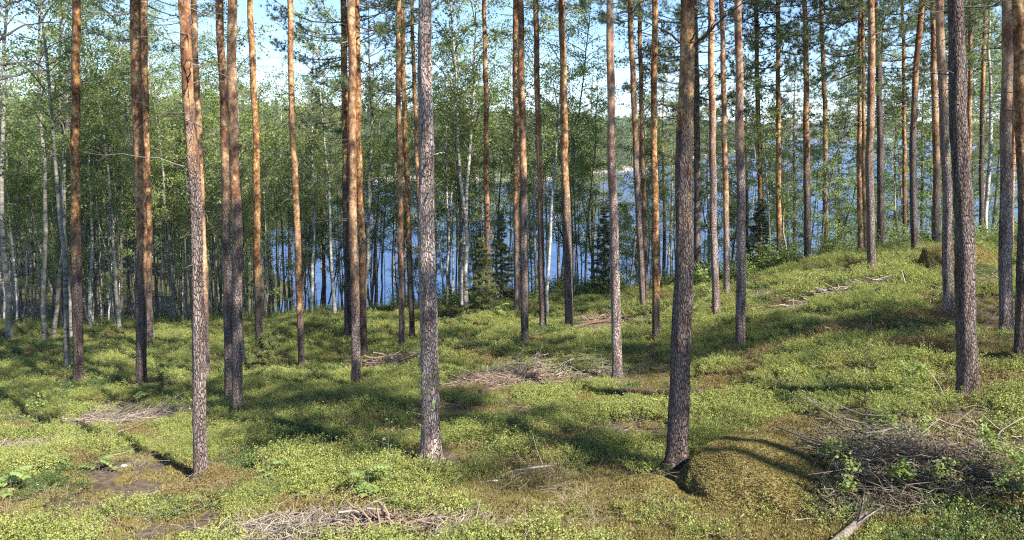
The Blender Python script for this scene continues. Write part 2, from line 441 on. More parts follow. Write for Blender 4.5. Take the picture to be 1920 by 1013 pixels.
def moss_mask(x, y):
    m = np.zeros_like(np.asarray(x, float))
    for (px, row, rx, ry) in [(1150, 960, 2.6, 1.2), (1415, 935, 1.45, 1.15), (1350, 1005, 2.0, 0.7), (1660, 560, 2.5, 1.2), (1180, 740, 1.3, 0.9), (1450, 560, 1.2, .8), (1850, 700, 1.5, 1.5)]:
        h_ = hit(px, row)
        a = (x - h_.x) / rx; b = (y - h_.y) / ry
        m = np.maximum(m, np.clip(1.5 - (a * a + b * b) + (fbm(x, y, 1.7, 23) - .5) * 2.0, 0, 1))
    return m
LM = litter_mask(GX, GY); MM = moss_mask(GX, GY)
nx, ny = GX.shape
gi = (np.arange(nx - 1)[:, None] * ny + np.arange(ny - 1)[None])
mb = MB()
mb.add(np.stack([GX, GY, GZ], -1).reshape(-1, 3), np.stack([gi, gi + ny, gi + ny + 1, gi + 1], -1).reshape(-1, 4), 0, litter=LM.ravel(), moss=MM.ravel())
m, n, l, out = mat('forest_floor')
tc = n.new('ShaderNodeTexCoord'); v = tc.outputs['Object']
a1 = n.new('ShaderNodeAttribute'); a1.attribute_name = 'litter'
a2 = n.new('ShaderNodeAttribute'); a2.attribute_name = 'moss'
n1 = noise(n, l, v, 0.8, 6, 0.65); n2 = noise(n, l, v, 9, 6, 0.75); n3 = noise(n, l, v, 60, 3, 0.7)
base = ramp(n, l, n2.outputs[0], [(0.3, (0.025, 0.025, 0.012)), (0.5, (0.07, 0.07, 0.026)), (0.7, (0.15, 0.125, 0.055))])
lit = ramp(n, l, n2.outputs[0], [(0.3, (0.06, 0.04, 0.026)), (0.5, (0.20, 0.145, 0.105)), (0.7, (0.36, 0.29, 0.22))])
lit = mix(n, l, math_(n, l, 'MULTIPLY', n3.outputs[0], 0.6), lit.outputs[0], (0.07, 0.045, 0.03))
ms = ramp(n, l, n2.outputs[0], [(0.3, (0.06, 0.048, 0.02)), (0.5, (0.13, 0.105, 0.042)), (0.7, (0.26, 0.21, 0.09))])
c = mix(n, l, a2.outputs['Fac'], base.outputs[0], ms.outputs[0])
k = math_(n, l, 'MAXIMUM', a1.outputs['Fac'], ramp(n, l, n1.outputs[0], [(0.56, (0,) * 3), (0.68, (.7,) * 3)]).outputs[0])
c = mix(n, l, k, c, lit)
bh = math_(n, l, 'ADD', n2.outputs[0], math_(n, l, 'MULTIPLY', n3.outputs[0], 0.35))
principled(n, l, out, c, 0.95, bh, 1.0, 0.09, 0.15)
tag(link('ground', mb.mesh('ground', [m])), 'sloping forest floor of bilberry, moss and needle litter', kind='structure')

# ------------------------------------------------------------------ lake, headland, far hills
m, n, l, out = mat('lake_water')
tc = n.new('ShaderNodeTexCoord'); v = tc.outputs['Object']
w1 = noise(n, l, mapping(n, l, v, (0.9, 1.6, 1)), 1.0, 5, 0.7); w2 = noise(n, l, mapping(n, l, v, (0.008, 0.07, 1)), 1.0, 5, 0.7)
c = ramp(n, l, w1.outputs[0], [(0.35, (0.028, 0.066, 0.165)), (0.65, (0.07, 0.135, 0.285))])
c = mix(n, l, ramp(n, l, w2.outputs[0], [(.45, (0,) * 3), (.62, (.4,) * 3)]).outputs[0], c.outputs[0], (0.12, 0.20, 0.32))
p = principled(n, l, out, c, 0.3, w1.outputs[0], 1.0, 0.3, 0.4)
p.inputs['IOR'].default_value = 1.33
mb = MB()
lx = np.linspace(-1900, 2300, 12); ly = np.linspace(30, 2300, 10)
LX, LY = np.meshgrid(lx, ly, indexing='ij'); li = (np.arange(11)[:, None] * 10 + np.arange(9)[None])
mb.add(np.stack([LX, LY, LX * 0], -1).reshape(-1, 3), np.stack([li, li + 10, li + 11, li + 1], -1).reshape(-1, 4))
tag(link('lake', mb.mesh('lake', [m]), loc=(0, 0, 0.0)), 'blue rippled lake beyond the trees', kind='structure')

hillmat = simple_mat('far_slope', [(0.03, 0.045, 0.02), (0.06, 0.08, 0.03)], (0.05, 0.05, 0.05))
shoremat = simple_mat('shore_rock', [(0.18, 0.16, 0.13), (0.38, 0.34, 0.28)], (0.6, 0.6, 0.6))
def land(name, label, poly, hfun, res):
    """raised land over the lake: grid over a box, height from a function"""
    x0, x1, y0, y1 = poly
    xs = np.arange(x0, x1 + res, res); ys = np.arange(y0, y1 + res, res)
    X, Y = np.meshgrid(xs, ys, indexing='ij'); Z = hfun(X, Y)
    a, b = X.shape; i = (np.arange(a - 1)[:, None] * b + np.arange(b - 1)[None])
    q = np.stack([i, i + b, i + b + 1, i + 1], -1).reshape(-1, 4)
    zc = Z.ravel()[q].max(1)
    q = q[zc > -1.5]; zc = Z.ravel()[q].mean(1)
    mb = MB(); Vv = np.stack([X, Y, Z], -1).reshape(-1, 3)
    mb.add(Vv, q[zc < 1.2], 1) if (zc < 1.2).any() else None
    mb.add(Vv, q[zc >= 1.2], 0)
    return tag(link(name, mb.mesh(name, [hillmat, shoremat])), label, kind='structure')
def head_h(X, Y):
    # the wooded headland: comes in from the left, ends towards the right
    px = 960 + F * X / Y
    shore = np.interp(px, [-600, 0, 300, 560, 1000, 1180, 1290, 1400, 1500], [120, 150, 175, 235, 255, 300, 420, 560, 900]) + (fbm(X, Y, 0.02, 4) - .5) * 40
    top = np.interp(px, [-600, 0, 500, 900, 1150, 1300, 1420], [14, 12, 12, 8, 5, 2, 0])
    d = (Y - shore)
    h = np.clip(d / 90.0, -0.2, 1) * top + np.clip(d / 8, -2, 1) * 1.3 + np.interp(Y, [300, 700], [0, 6])* np.clip(d/90,0,1)
    edge = np.clip((1440 - px) / 60.0, -1, 1)
    return np.minimum(h, edge * 30) + (fbm(X, Y, 0.03, 8) - .5) * 3 * np.clip(d / 60, 0, 1)
land('headland', 'wooded headland across the bay', (-560, 330, 90, 760), head_h, 6)
def far_h(X, Y):
    px = 960 + F * X / Y
    shore = 1150 + (fbm(X, Y * 0, 0.006, 4) - .5) * 260
    d = Y - shore
    top = 1 + fbm(X, Y * 0, 0.004, 2) * 14
    return np.clip(d / 260, -0.2, 1) * top + np.clip(d / 10, -2, 1) * 1.0
land('far_hills', 'low wooded hills on the far side of the lake', (-500, 1500, 980, 1900), far_h, 22)

# ------------------------------------------------------------------ tree builders
def pine_crown(seed, L=8.5, Rr=2.5, dens=1.0, tuft=0.15):
    rng = np.random.default_rng(seed); mb = MB()
    z = 0.0; tp = []; td = []
    while z < L - 0.2:
        t = z / L
        prof = np.interp(t, [0, 0.15, 0.45, 0.75, 1], [0.55, 0.95, 1.0, 0.65, 0.18])
        for b in range(rng.integers(2, 5)):
            if t < 0.25 and rng.random() < 0.35: continue
            az = rng.uniform(0, 2 * math.pi); ln = Rr * prof * rng.uniform(0.6, 1.15)
            el = np.interp(t, [0, 0.6, 1], [-0.05, 0.35, 0.9]) + rng.normal() * 0.15
            s = np.linspace(0, 1, 7)
            hz = ln * s * math.cos(el); vz = ln * (s * math.sin(el) - 0.10 * np.sin(s * 3.1) + 0.16 * s ** 3)
            wob = np.cumsum(rng.normal(size=7) * 0.05 * ln)
            P = np.stack([hz * math.cos(az) - wob * math.sin(az), hz * math.sin(az) + wob * math.cos(az), z + rng.uniform(-.1, .1) + vz], 1)
            tube(mb, P, np.linspace(0.016 * ln / 2 + 0.006, 0.004, 7), 4, 0)
            for q in range(int(7 * dens * ln / 1.5) + 3):
                u = rng.uniform(0.35, 1.0); i0 = min(int(u * 6), 5); f_ = u * 6 - i0
                c0 = P[i0] * (1 - f_) + P[i0 + 1] * f_
                a2 = az + rng.choice([-1, 1]) * rng.uniform(0.3, 1.1); l2 = ln * 0.32 * rng.uniform(.4, 1.1) * (1.3 - u * .6)
                d2 = np.array([math.cos(a2), math.sin(a2), rng.uniform(-0.1, 0.6)])
                c1 = c0 + d2 * l2
                tube(mb, [c0, (c0 + c1) / 2 + [0, 0, .02], c1], [0.005, 0.004, 0.002], 3, 0, close=False)
                for kf in (0.45, 0.75, 1.0):
                    tp.append(c0 + (c1 - c0) * kf + rng.normal(size=3) * 0.04); td.append(d2 + [0, 0, .3])
            tp.append(P[-1]); td.append(np.array([math.cos(az), math.sin(az), .4]))
        z += rng.uniform(0.25, 0.5)
    needles(mb, np.array(tp), np.array(td) * 0.8, tuft, 0.015, 17, rng, 1, 0.65)
    return mb.mesh('pine_crown', [M['dead'], M['needles']])
PCR = [pine_crown(100 + i, [8.5, 7.5, 9.0, 8.0, 9.5, 7][i], [2.6, 2.2, 2.9, 2.4, 2.7, 2.1][i], [.95, .85, 1.0, .75, 1.0, .9][i]) for i in range(6)]

DENSE = [pine_crown(150 + i, 8.5, 2.9, 1.5) for i in range(2)]
def birch_parts(seed, H, r0, start=0.3, spread=1.0, nb=42, leafn=20, lsz=0.085, curve=0.3, tw='twiglight', lf='leaf', forks=0, merge=None):
    """trunk mesh and crown mesh in the same local space"""
    rng = np.random.default_rng(seed); tr = MB(); cr = tr if merge else MB(); mo = 1 if merge else 0
    N = 14; s = np.linspace(0, 1, N)
    cx = curve * np.cumsum(rng.normal(size=N)) * 0.12; cy_ = curve * np.cumsum(rng.normal(size=N)) * 0.12
    cx -= cx[0]; cy_ -= cy_[0]
    ext = np.stack([cx * (H / 12), cy_ * (H / 12), s * H], 1)
    P = np.concatenate([[[0, 0, -0.4]], ext])
    rr = r0 * (1 - 0.9 * s ** 1.1) * (1 + 0.35 * np.exp(-s * H / 0.2)); rr = np.concatenate([[rr[0] * 1.1], rr])
    tube(tr, P, rr, 8, 0)
    def at(t): return np.array([np.interp(t, s, ext[:, k]) for k in range(3)])
    for k in range(forks):
        t0 = rng.uniform(0.2, 0.45); p0 = at(t0); az = rng.uniform(0, 6.28); ll = H * rng.uniform(0.25, 0.4)
        u = np.linspace(0, 1, 6)
        Q = p0 + np.stack([np.cos(az) * ll * .45 * u, np.sin(az) * ll * .45 * u, ll * (u * .9 + 0.1 * u * u)], 1)
        tube(tr, Q, r0 * 0.5 * (1 - 0.8 * u), 5, 0)
    lp = []
    for b in range(nb):
        t = start + (1 - start) * rng.random() ** 0.9 * 0.97
        p0 = at(t); az = rng.uniform(0, 2 * math.pi)
        prof = np.interp((t - start) / (1 - start), [0, .25, .6, 1], [0.6, 1.0, 0.85, 0.25])
        ln = spread * prof * rng.uniform(0.55, 1.2) * H * 0.16
        el = rng.uniform(0.35, 1.0)
        u = np.linspace(0, 1, 6)
        hz = ln * u * math.cos(el); vz = ln * (u * math.sin(el) - 0.25 * u ** 3)
        Q = p0 + np.stack([hz * math.cos(az), hz * math.sin(az), vz], 1) + np.cumsum(rng.normal(size=(6, 3)) * 0.03 * ln, 0) * (u[:, None] > 0)
        tube(cr, Q, np.linspace(0.012 + 0.006 * ln, 0.003, 6), 3, mo, close=False)
        for q in range(int(3 + 4 * ln)):
            u0 = rng.uniform(0.25, 1); c0 = np.array([np.interp(u0, u, Q[:, k]) for k in range(3)])
            d = rng.normal(size=3) * [1, 1, .5] + [math.cos(az) * .8, math.sin(az) * .8, -0.15]; d /= np.linalg.norm(d)
            l2 = rng.uniform(0.25, 0.7) * (0.6 + 0.25 * ln)
            c1 = c0 + d * l2
            tube(cr, [c0, c1], [0.004, 0.002], 3, mo, close=False)
            k = rng.poisson(leafn)
            lp.append(c0 + (c1 - c0) * rng.random((k, 1)) + rng.normal(size=(k, 3)) * 0.085)
    leaves(cr, np.concatenate(lp), lsz, rng, 1 + mo, 0.8, 0.2)
    if merge: return tr.mesh('back_birch', [M[merge], M[tw], M[lf]])
    return tr.mesh('birch_trunk', [M['birch']]), cr.mesh('birch_crown', [M[tw], M[lf]])
BIG = [birch_parts(200 + i, [13, 15, 12, 14, 16, 13][i], [.065, .075, .055, .07, .08, .06][i], [.38, .42, .33, .4, .45, .3][i], nb=44, leafn=12, lsz=0.072) for i in range(6)]
POLE = [birch_parts(270 + i, [11, 12.5, 10, 13][i], [.04, .05, .038, .045][i], .5, nb=18, leafn=14, lsz=0.085, curve=0.5, spread=0.8) for i in range(4)]
THIN = [birch_parts(230 + i, [7, 8.5, 6, 9, 7.5][i], [.035, .045, .03, .05, .04][i], [.25, .3, .15, .35, .25][i], nb=28, leafn=14, lsz=0.075, curve=0.5, spread=0.9) for i in range(5)]
ALD = [birch_parts(250 + i, [9, 11, 8, 10][i], [.05, .06, .05, .055][i], .25, nb=34, leafn=14, lsz=0.085, curve=0.8, lf='leafdark', forks=2) for i in range(4)]

def conifer(seed, H, Rb, lf, dens=1.0, full=0.05, tuft=0.09):
    rng = np.random.default_rng(seed); tr = MB(); cr = MB()
    tube(tr, [[0, 0, -0.3], [0, 0, H * .5], [0, 0, H]], [0.012 * H + .01, 0.008 * H, 0.004], 6, 0)
    z = H * full; tp = []; td = []
    while z < H * 0.97:
        t = z / H
        for b in range(rng.integers(4, 7)):
            az = rng.uniform(0, 6.283); ln = Rb * (1 - t) ** 0.8 * rng.uniform(.65, 1.15) + 0.05
            u = np.linspace(0, 1, 5)
            Q = np.stack([ln * u * math.cos(az), ln * u * math.sin(az), z + ln * (-0.25 * u + 0.2 * u * u)], 1)
            tube(cr, Q, np.linspace(0.008, 0.003, 5), 3, 0, close=False)
            for q in range(int(8 * dens * ln / 0.8) + 3):
                u0 = rng.uniform(0.15, 1); c0 = np.array([np.interp(u0, u, Q[:, k]) for k in range(3)])
                sd = rng.choice([-1, 1]); d = np.array([-math.sin(az) * sd + math.cos(az), math.cos(az) * sd + math.sin(az), -.15]) * 0.7
                for kf in (0.1, .5, 1): tp.append(c0 + d * 0.3 * ln * kf * (1.1 - u0)); td.append(d)
        z += H * 0.02 + 0.04
    needles(cr, np.array(tp), np.array(td), tuft, 0.016, 9, rng, 1, 1.1)
    return tr.mesh('spruce_trunk', [M['brownbark']]), cr.mesh('spruce_crown', [M['dead'], M[lf]])

# ------------------------------------------------------------------ the pines
# short name, label, (base px,row), top px at row 0, mid (px,row) or None, width base, width top, row where bark turns orange, pale, row where crown starts, depth cap
PINES = [
 ('dark slim left pine', 'slim dark red-brown pine standing beside the grey birch near the left edge', (148, 722), 140, None, 20, 14, 470, 0.0, -60, None),
 ('golden flaky pine', 'golden flaky pine, the front trunk of the bright pair left of centre', (266, 735), 255, (262, 400), 20, 19, 520, 0.2, -60, None),
 ('pine behind the golden one', 'thinner golden pine half hidden behind the front trunk of the bright pair', (280, 655), 270, None, 14, 13, 480, 0.2, 90, None),
 ('purple-grey pine', 'thick purple-grey pine whose foot stands in bright bilberry at lower left', (378, 900), 346, (364, 450), 26, 20, 330, 0.3, -90, None),
 ('slender orange pine', 'slender bright orange pine close behind the thick purple-grey one', (388, 720), 365, None, 15, 11, 560, 0.4, -20, None),
 ('left twin pine', 'left trunk of the close pair of pinkish pines left of centre', (430, 762), 413, (423, 400), 17, 14, 380, 0.35, -60, None),
 ('right twin pine', 'right, thicker trunk of the close pair of pinkish pines left of centre', (446, 780), 437, None, 20, 17, 440, 0.4, -70, None),
 ('dark red pine', 'narrow dark red pine standing right of the pinkish pair', (487, 695), 470, None, 15, 11, 520, 0.0, -40, None),
 ('slim golden pine', 'lone slim golden pine with dark twig shadows across its trunk', (566, 690), 543, None, 13, 11, 600, 0.25, -40, None),
 ('dark pine in the trio', 'dark shaded pine with dead side twigs, leftmost trunk of the tight trio', (653, 642), 643, None, 16, 12, 330, 0.0, 240, None),
 ('yellow pine in the trio', 'yellow-barked pine in front of the tight trio of trunks', (668, 735), 659, None, 18, 15, 500, 0.35, -60, None),
 ('red pine in the trio', 'reddish pine with pale snapped twigs, rightmost of the tight trio', (683, 668), 668, None, 14, 11, 560, 0.0, 150, None),
 ('straight golden pine', 'straight slim golden pine with reddish litter round its foot', (754, 655), 747, None, 12, 9, 560, 0.4, -20, None),
 ('deep red pine', 'deep red thin pine just behind the straight slim golden one', (773, 640), 752, None, 11, 9, 480, 0.0, 60, None),
 ('pinkish giant pine', 'thick pinkish-grey scaly pine with two pale snapped stubs, dark at its foot', (808, 870), 793, (801, 400), 38, 25, -500, 0.9, -200, None),
 ('hidden orange pine', 'very thin orange pine peeping out left of the thick scaly pine', (797, 620), 772, None, 8, 7, 560, 0.1, 180, None),
 ('orange shore pine', 'slim orange pine rising out of the top of the dark juniper', (915, 588), 908, None, 12, 8, 440, 0.35, -20, None),
 ('shaded golden pine', 'golden-topped pine with dark shaded foot, left one of a close pair', (969, 590), 966, None, 12, 10, 450, 0.3, 60, None),
 ('grey-footed pine', 'grey-footed pine, the nearer right one of a close pair at the centre', (984, 652), 976, None, 15, 12, 370, 0.4, -50, None),
 ('pale-footed pine', 'pine with pale lichen-grey foot beside the leaning white birch', (1018, 618), 1004, None, 13, 10, 430, 0.3, -20, None),
 ('brown central pine', 'sturdy brown pine right of the white-footed birch, shaded below', (1068, 622), 1053, None, 17, 12, 380, 0.2, 20, None),
 ('pale pink pine', 'pale pinkish-orange pine standing above the rotten log in mid slope', (1158, 712), 1141, None, 20, 13, 330, 0.8, -60, None),
 ('leaning shore pine', 'slim pine leaning slightly left, its foot behind a fallen branch', (1206, 582), 1181, None, 13, 10, 300, 0.5, 40, None),
 ('thin orange pine', 'thin orange pine trunk tight behind the slightly leaning slim pine', (1213, 555), 1200, None, 9, 8, 470, 0.3, 160, None),
 ('red-brown pine', 'dark red-brown straight pine left of the thick dark one', (1230, 645), 1226, None, 15, 11, 560, 0.0, -30, None),
 ('thick dark pine', 'thickest dark grey-brown pine with forked dead branches, beside the mossy boulder', (1267, 885), 1291, (1284, 350), 42, 26, 260, 0.1, -220, None),
 ('grey hidden pine', 'grey pine mostly hidden behind the thickest dark trunk', (1309, 500), 1303, None, 14, 10, 120, 0.3, 200, 34),
 ('beige pine', 'beige slim pine just right of the thickest dark trunk', (1343, 600), 1332, None, 15, 12, 300, 0.7, -30, None),
 ('golden thin pine', 'thin golden pine between two paler trunks right of centre', (1363, 557), 1354, None, 12, 9, 430, 0.5, -10, None),
 ('pale straight pine', 'pale straight pine at the front edge of the open sunny slope', (1388, 655), 1384, None, 19, 13, 280, 0.8, -60, None),
 ('red crest pine', 'thin red pine beside the dark young spruce above the slope', (1428, 462), 1417, None, 10, 8, 560, 0.1, 210, 31),
 ('mossy crest pine', 'thin olive-brown pine with leafy twigs all along, over the brush', (1461, 480), 1457, None, 10, 8, 500, 0.1, 300, 30),
 ('dark crest pine', 'dark-footed pine standing on the crest beside a dead branch', (1515, 495), 1508, None, 14, 9, 320, 0.2, 60, 28),
 ('slim crest pine', 'slim pinkish pine rising from bushes against the lake, right of the dark-footed crest pine', (1552, 475), 1540, None, 10, 8, 300, 0.5, 120, 31),
 ('golden crest pine', 'thin golden pine against the lake, left one of a touching pair', (1613, 478), 1612, None, 9, 7, 470, 0.2, 180, 31),
 ('thinnest golden pine', 'thinnest golden pine against the lake, right one of a touching pair', (1624, 478), 1617, None, 7, 6, 470, 0.3, 220, 33),
 ('open slope pine', 'brownish pine standing on the open crest with a clean straight foot', (1635, 515), 1632, None, 16, 12, 260, 0.6, -20, 23),
 ('grey crest pine', 'grey pine just behind the clean straight pine on the crest', (1653, 470), 1641, None, 14, 9, 0, 0.1, 60, 28),
 ('bushy pine', 'thin pine carrying a dense dark blue-green crown low against the sky', (1698, 462), 1690, None, 8, 6, 400, 0.0, 290, 34),
 ('curved pine', 'gently curved brown pine left of the mossy crest boulder', (1717, 478), 1727, (1713, 330), 14, 10, 200, 0.2, 30, 27),
 ('straight crest pine', 'straight orange-brown pine behind the mossy crest boulder', (1756, 458), 1750, None, 14, 9, 330, 0.4, 60, 27),
 ('scaly boulder pine', 'scaly pale pine in front of the mossy crest boulder', (1778, 585), 1763, None, 18, 14, 180, 0.7, -50, None),
 ('dark right pine', 'thick dark fissured pine in front of the right boulder, half in shade', (1816, 748), 1793, (1800, 350), 38, 27, -300, 0.15, -150, None),
 ('slim right pine', 'slim reddish pine seen right behind the thick dark fissured one', (1817, 450), 1818, None, 9, 7, 300, 0.2, 120, 29),
 ('brown back pine', 'thin brown pine next to the white birch at the crest', (1840, 447), 1846, None, 9, 7, 200, 0.1, 130, 29),
 ('golden right pine', 'golden-grey flaky pine standing alone near the right edge', (1887, 632), 1886, None, 24, 17, 250, 0.8, -70, None),
 ('orange back pine', 'thin orange pine peeping from behind the flaky pine near the right edge', (1897, 480), 1900, None, 9, 7, 420, 0.3, 100, 24),
 ('edge pine', 'dark reddish pine cut by the right edge of the photo', (1913, 678), 1914, None, 23, 18, 350, 0.1, -60, None),
]
def dead_twigs(mb, axis_at, rng, zlo, zhi, count, rmax, lmax, rad_at, down=0.1):
    for k in range(count):
        z = rng.uniform(zlo, zhi); c0 = axis_at(z); az = rng.uniform(0, 6.283)
        ln = lmax * rng.uniform(0.15, 1.0) ** 1.3
        u = np.linspace(0, 1, 6)
        hz = ln * u; vz = ln * (rng.uniform(-.15, .35) * u - down * rng.uniform(0, 3) * u * u)
        wob = np.cumsum(rng.normal(size=6)) * 0.06 * ln
        vz = vz + np.cumsum(rng.normal(size=6)) * .03 * ln
        Q = c0 + np.stack([hz * math.cos(az) - wob * math.sin(az), hz * math.sin(az) + wob * math.cos(az), vz], 1)
        r = min(rmax, 0.006 + 0.008 * ln)
        tube(mb, Q, np.linspace(r, r * 0.3, 6), 4, 1, close=False)
        if ln > 0.8:
            for j in range(rng.integers(1, 5)):
                i0 = rng.integers(2, 6); a2 = az + rng.choice([-1, 1]) * rng.uniform(.4, 1)
                l2 = ln * rng.uniform(.15, .4)
                c1 = Q[i0] + np.array([math.cos(a2), math.sin(a2), rng.uniform(-.3, .3)]) * l2
                tube(mb, [Q[i0], (Q[i0] + c1) / 2 + rng.normal(size=3) * .02, c1], [r * .5, r * .4, r * .2], 3, 1, close=False)

NAMED = []      # (px at mid height, short name)
pine_objs = {}
def build_pine(idx, short, label, base, topx, mid, wb, wt, orow, pale, crow, cap):
    rng = np.random.default_rng(500 + idx)
    b = hit(base[0], base[1], cap); Y = b.y
    cols = [(base[0], base[1])]
    if mid: cols.append(mid)
    cols.append((topx, 0))
    tz = [0.0]; tx = [0.0]
    if not mid:     # a slight natural bow
        rm = base[1] * rng.uniform(.4, .6); cols.insert(1, (base[0] + (topx - base[0]) * (1 - rm / base[1]) + rng.normal() * 1.2, rm))
    pts = [unproj(px, row, Y) - b for px, row in cols]
    pts[0] = Vector((0, 0, 0))
    zs = np.array([p_.z for p_ in pts]); xs = np.array([p_.x for p_ in pts])
    ztop = zs[-1]
    zc = (unproj(960, crow, Y) - b).z
    H = max(zc + rng.uniform(7.0, 9.5), 15 + rng.uniform(0, 4)) if crow > -300 else 21
    # quadratic through points, then straight on upwards
    slope = (xs[-1] - xs[-2]) / (zs[-1] - zs[-2])
    co = np.polyfit(zs, xs, 2) if len(zs) == 3 else None
    ph = rng.uniform(0, 6.28, 4)
    def ax(z):
        z = np.asarray(z, float)
        x = np.where(z <= ztop, np.polyval(co, np.clip(z, 0, ztop)), np.polyval(co, ztop) + slope * (z - ztop))
        wv = 0.004 * np.clip(z, 0, 3) * np.sin(z * 1.1 + ph[0]) + 0.003 * np.clip(z, 0, 3) * np.sin(z * 2.7 + ph[1])
        y = 0.02 * np.clip(z, 0, 3) * np.sin(z * 0.6 + ph[2])
        return np.stack([x + wv, y + 0 * z, z], -1)
    rb = 0.475 * wb * Y / F; rt = 0.48 * wt * Y / F
    zz = np.concatenate([[-0.35], np.arange(0, .6, .06), np.arange(.6, H, 0.12 if Y < 13 else 0.3), [H]])
    rad = np.interp(zz, [0, ztop * .15, ztop, H], [rb, rb * 0.93 + rt * .07, rt, 0.015])
    rad = rad * (1 + 0.42 * np.exp(-np.clip(zz, 0, 9) / 0.16))
    sides = 28 if Y < 13 else (16 if Y < 20 else 10)
    th = np.arange(sides) / sides * 6.283
    ro = 1 + 0.035 * np.sin(th[None] * 3 + zz[:, None] * 0.7 + ph[3]) + 0.03 * np.sin(th[None] * 5 - zz[:, None] * 2.3) + rng.normal(size=(len(zz), sides)) * (0.03 if Y < 13 else 0.02)
    ro += np.exp(-np.clip(zz, 0, 9) / 0.17)[:, None] * (0.16 * np.sin(th[None] * 4 + ph[0]) + 0.12 * np.sin(th[None] * 3 + ph[1]))
    # old branch collars
    for kz in np.arange(1.5, ztop, 0.55):
        if rng.random() < 0.7: ro *= 1 + 0.06 * np.exp(-((zz - kz - rng.uniform(0, .3)) / 0.09) ** 2)[:, None]
    zo = (unproj(960, orow, Y) - b).z
    orange = np.clip((zz - zo) / 6.5 + 0.5, 0, 1)
    mb = MB()
    tube(mb, ax(zz), rad, sides, 0, ro, orange=orange, pale=np.full(len(zz), pale))
    axf = lambda z: ax(np.array([z]))[0]
    ns = 44 if Y < 13 else 24
    dead_twigs(mb, axf, rng, 1.5, zc, ns, .013, 0.26, None)
    dead_twigs(mb, axf, rng, max(2.5, zc * (0.4 if Y > 13 else 0.6)), zc + .5, 24 if short not in ('pinkish giant pine',) else 3, .008, 1.1, None, .16)
    root = empty('pine_tree', b, label=label, cat='pine tree', group='tall pines on the lakeside slope')
    link('trunk', mb.mesh('pine_trunk', [M['pine'], M['dead']]), root)
    shade = short in ('left twin pine', 'purple-grey pine', 'golden flaky pine', 'right twin pine', 'slim golden pine')
    cr = link('crown', DENSE[idx % 2] if shade else PCR[idx % 6], root)
    L = 8.5 if shade else [8.5, 7.5, 9.0, 8.0, 9.5, 7][idx % 6]
    a0 = axf(zc); a1 = axf(H)
    d = Vector(a1 - a0); sc = d.length / L
    q = d.to_track_quat('Z', 'Y').to_matrix().to_4x4()
    wide = min(1.15, max(0.8, sc)) * (0.8 if crow < 0 else 1.0)
    cr.matrix_local = Matrix.Translation(Vector(a0)) @ q @ Matrix.Rotation(rng.uniform(0, 6.28), 4, 'Z') @ Matrix.Diagonal((wide, wide, sc, 1))
    NAMED.append(((base[0] + topx) / 2, short, Y))
    pine_objs[short] = (root, axf, b, Y)
    return root
for i, a in enumerate(PINES): build_pine(i, *a)

def dead_branch(short, path, r, white=False, subs=3, seed=0):
    """a named branch on a pine, drawn from picture points at the tree's own distance, reaching towards or away from the camera"""
    rng = np.random.default_rng(seed)
    root, axf, b, Y = pine_objs[short]
    P = [unproj(px, row, Y + dy) - b for px, row, dy in path]
    P = np.array([list(p_) for p_ in P])
    u = np.linspace(0, len(P) - 1, 4 * len(P)); Q = np.stack([np.interp(u, range(len(P)), P[:, k]) for k in range(3)], 1)
    Q[1:-1] += rng.normal(size=Q[1:-1].shape) * 0.006
    mb = MB(); tube(mb, Q, np.linspace(r, r * .35, len(Q)), 6, 0)
    for k in range(subs):
        i0 = rng.integers(len(Q) // 3, len(Q) - 1); t = Q[-1] - Q[0]; t /= np.linalg.norm(t)
        d = t + rng.normal(size=3) * .6; c1 = Q[i0] + d * rng.uniform(.12, .35)
        tube(mb, [Q[i0], (Q[i0] + c1) / 2 + rng.normal(size=3) * .02, c1], [r * .4, r * .3, r * .12], 4, 0)
    link('dead_branch', mb.mesh('dead_branch', [M['deadwhite'] if white else M['twig']]), root)
dead_branch('thick dark pine', [(1275, 80, 0), (1255, 62, -.2), (1220, 45, -.4), (1195, 38, -.6)], .016, seed=1)
dead_branch('thick dark pine', [(1302, 85, 0), (1325, 65, -.2), (1345, 45, -.3), (1360, 28, -.4)], .022, seed=2)
dead_branch('thick dark pine', [(1300, 92, 0), (1322, 70, .2), (1350, 55, .4)], .012, seed=3, subs=5)
dead_branch('thick dark pine', [(1295, 80, -.1), (1304, 60, -.3), (1308, 45, -.35)], .014, seed=4, subs=0)
dead_branch('thick dark pine', [(1300, 185, 0), (1318, 170, -.2), (1330, 158, -.3)], .014, seed=5, subs=2)
dead_branch('thick dark pine', [(1280, 218, 0), (1262, 200, -.2), (1240, 196, -.3), (1215, 208, -.4)], .012, seed=6, subs=6)
dead_branch('thick dark pine', [(1280, 226, 0), (1262, 222, -.2), (1245, 218, -.3)], .012, seed=7, subs=1)
dead_branch('thick dark pine', [(1292, 335, 0), (1308, 338, -.1), (1318, 334, -.2)], .010, seed=8, subs=1)
dead_branch('pinkish giant pine', [(806, 295, -.1), (818, 290, -.25), (833, 286, -.3)], .013, True, 0, 9)
dead_branch('pinkish giant pine', [(808, 355, -.1), (816, 350, -.2), (823, 345, -.25)], .013, True, 0, 10)
dead_branch('pinkish giant pine', [(804, 65, 0), (816, 60, -.1), (822, 55, -.1)], .012, True, 0, 11)
dead_branch('purple-grey pine', [(350, 95, 0), (325, 80, -.3), (300, 65, -.5), (280, 55, -.6)], .010, False, 3, 12)
dead_branch('purple-grey pine', [(354, 232, 0), (335, 218, -.3), (312, 208, -.5), (270, 197, -.8)], .010, False, 3, 13)
dead_branch('purple-grey pine', [(352, 155, -.12), (356, 135, -.3), (358, 118, -.35)], .014, False, 0, 14)
dead_branch('left twin pine', [(418, 190, -.12), (424, 178, -.2), (420, 165, -.25)], .02, False, 0, 15)
dead_branch('red pine in the trio', [(680, 262, 0), (690, 256, -.2), (700, 244, -.3)], .012, True, 1, 16)
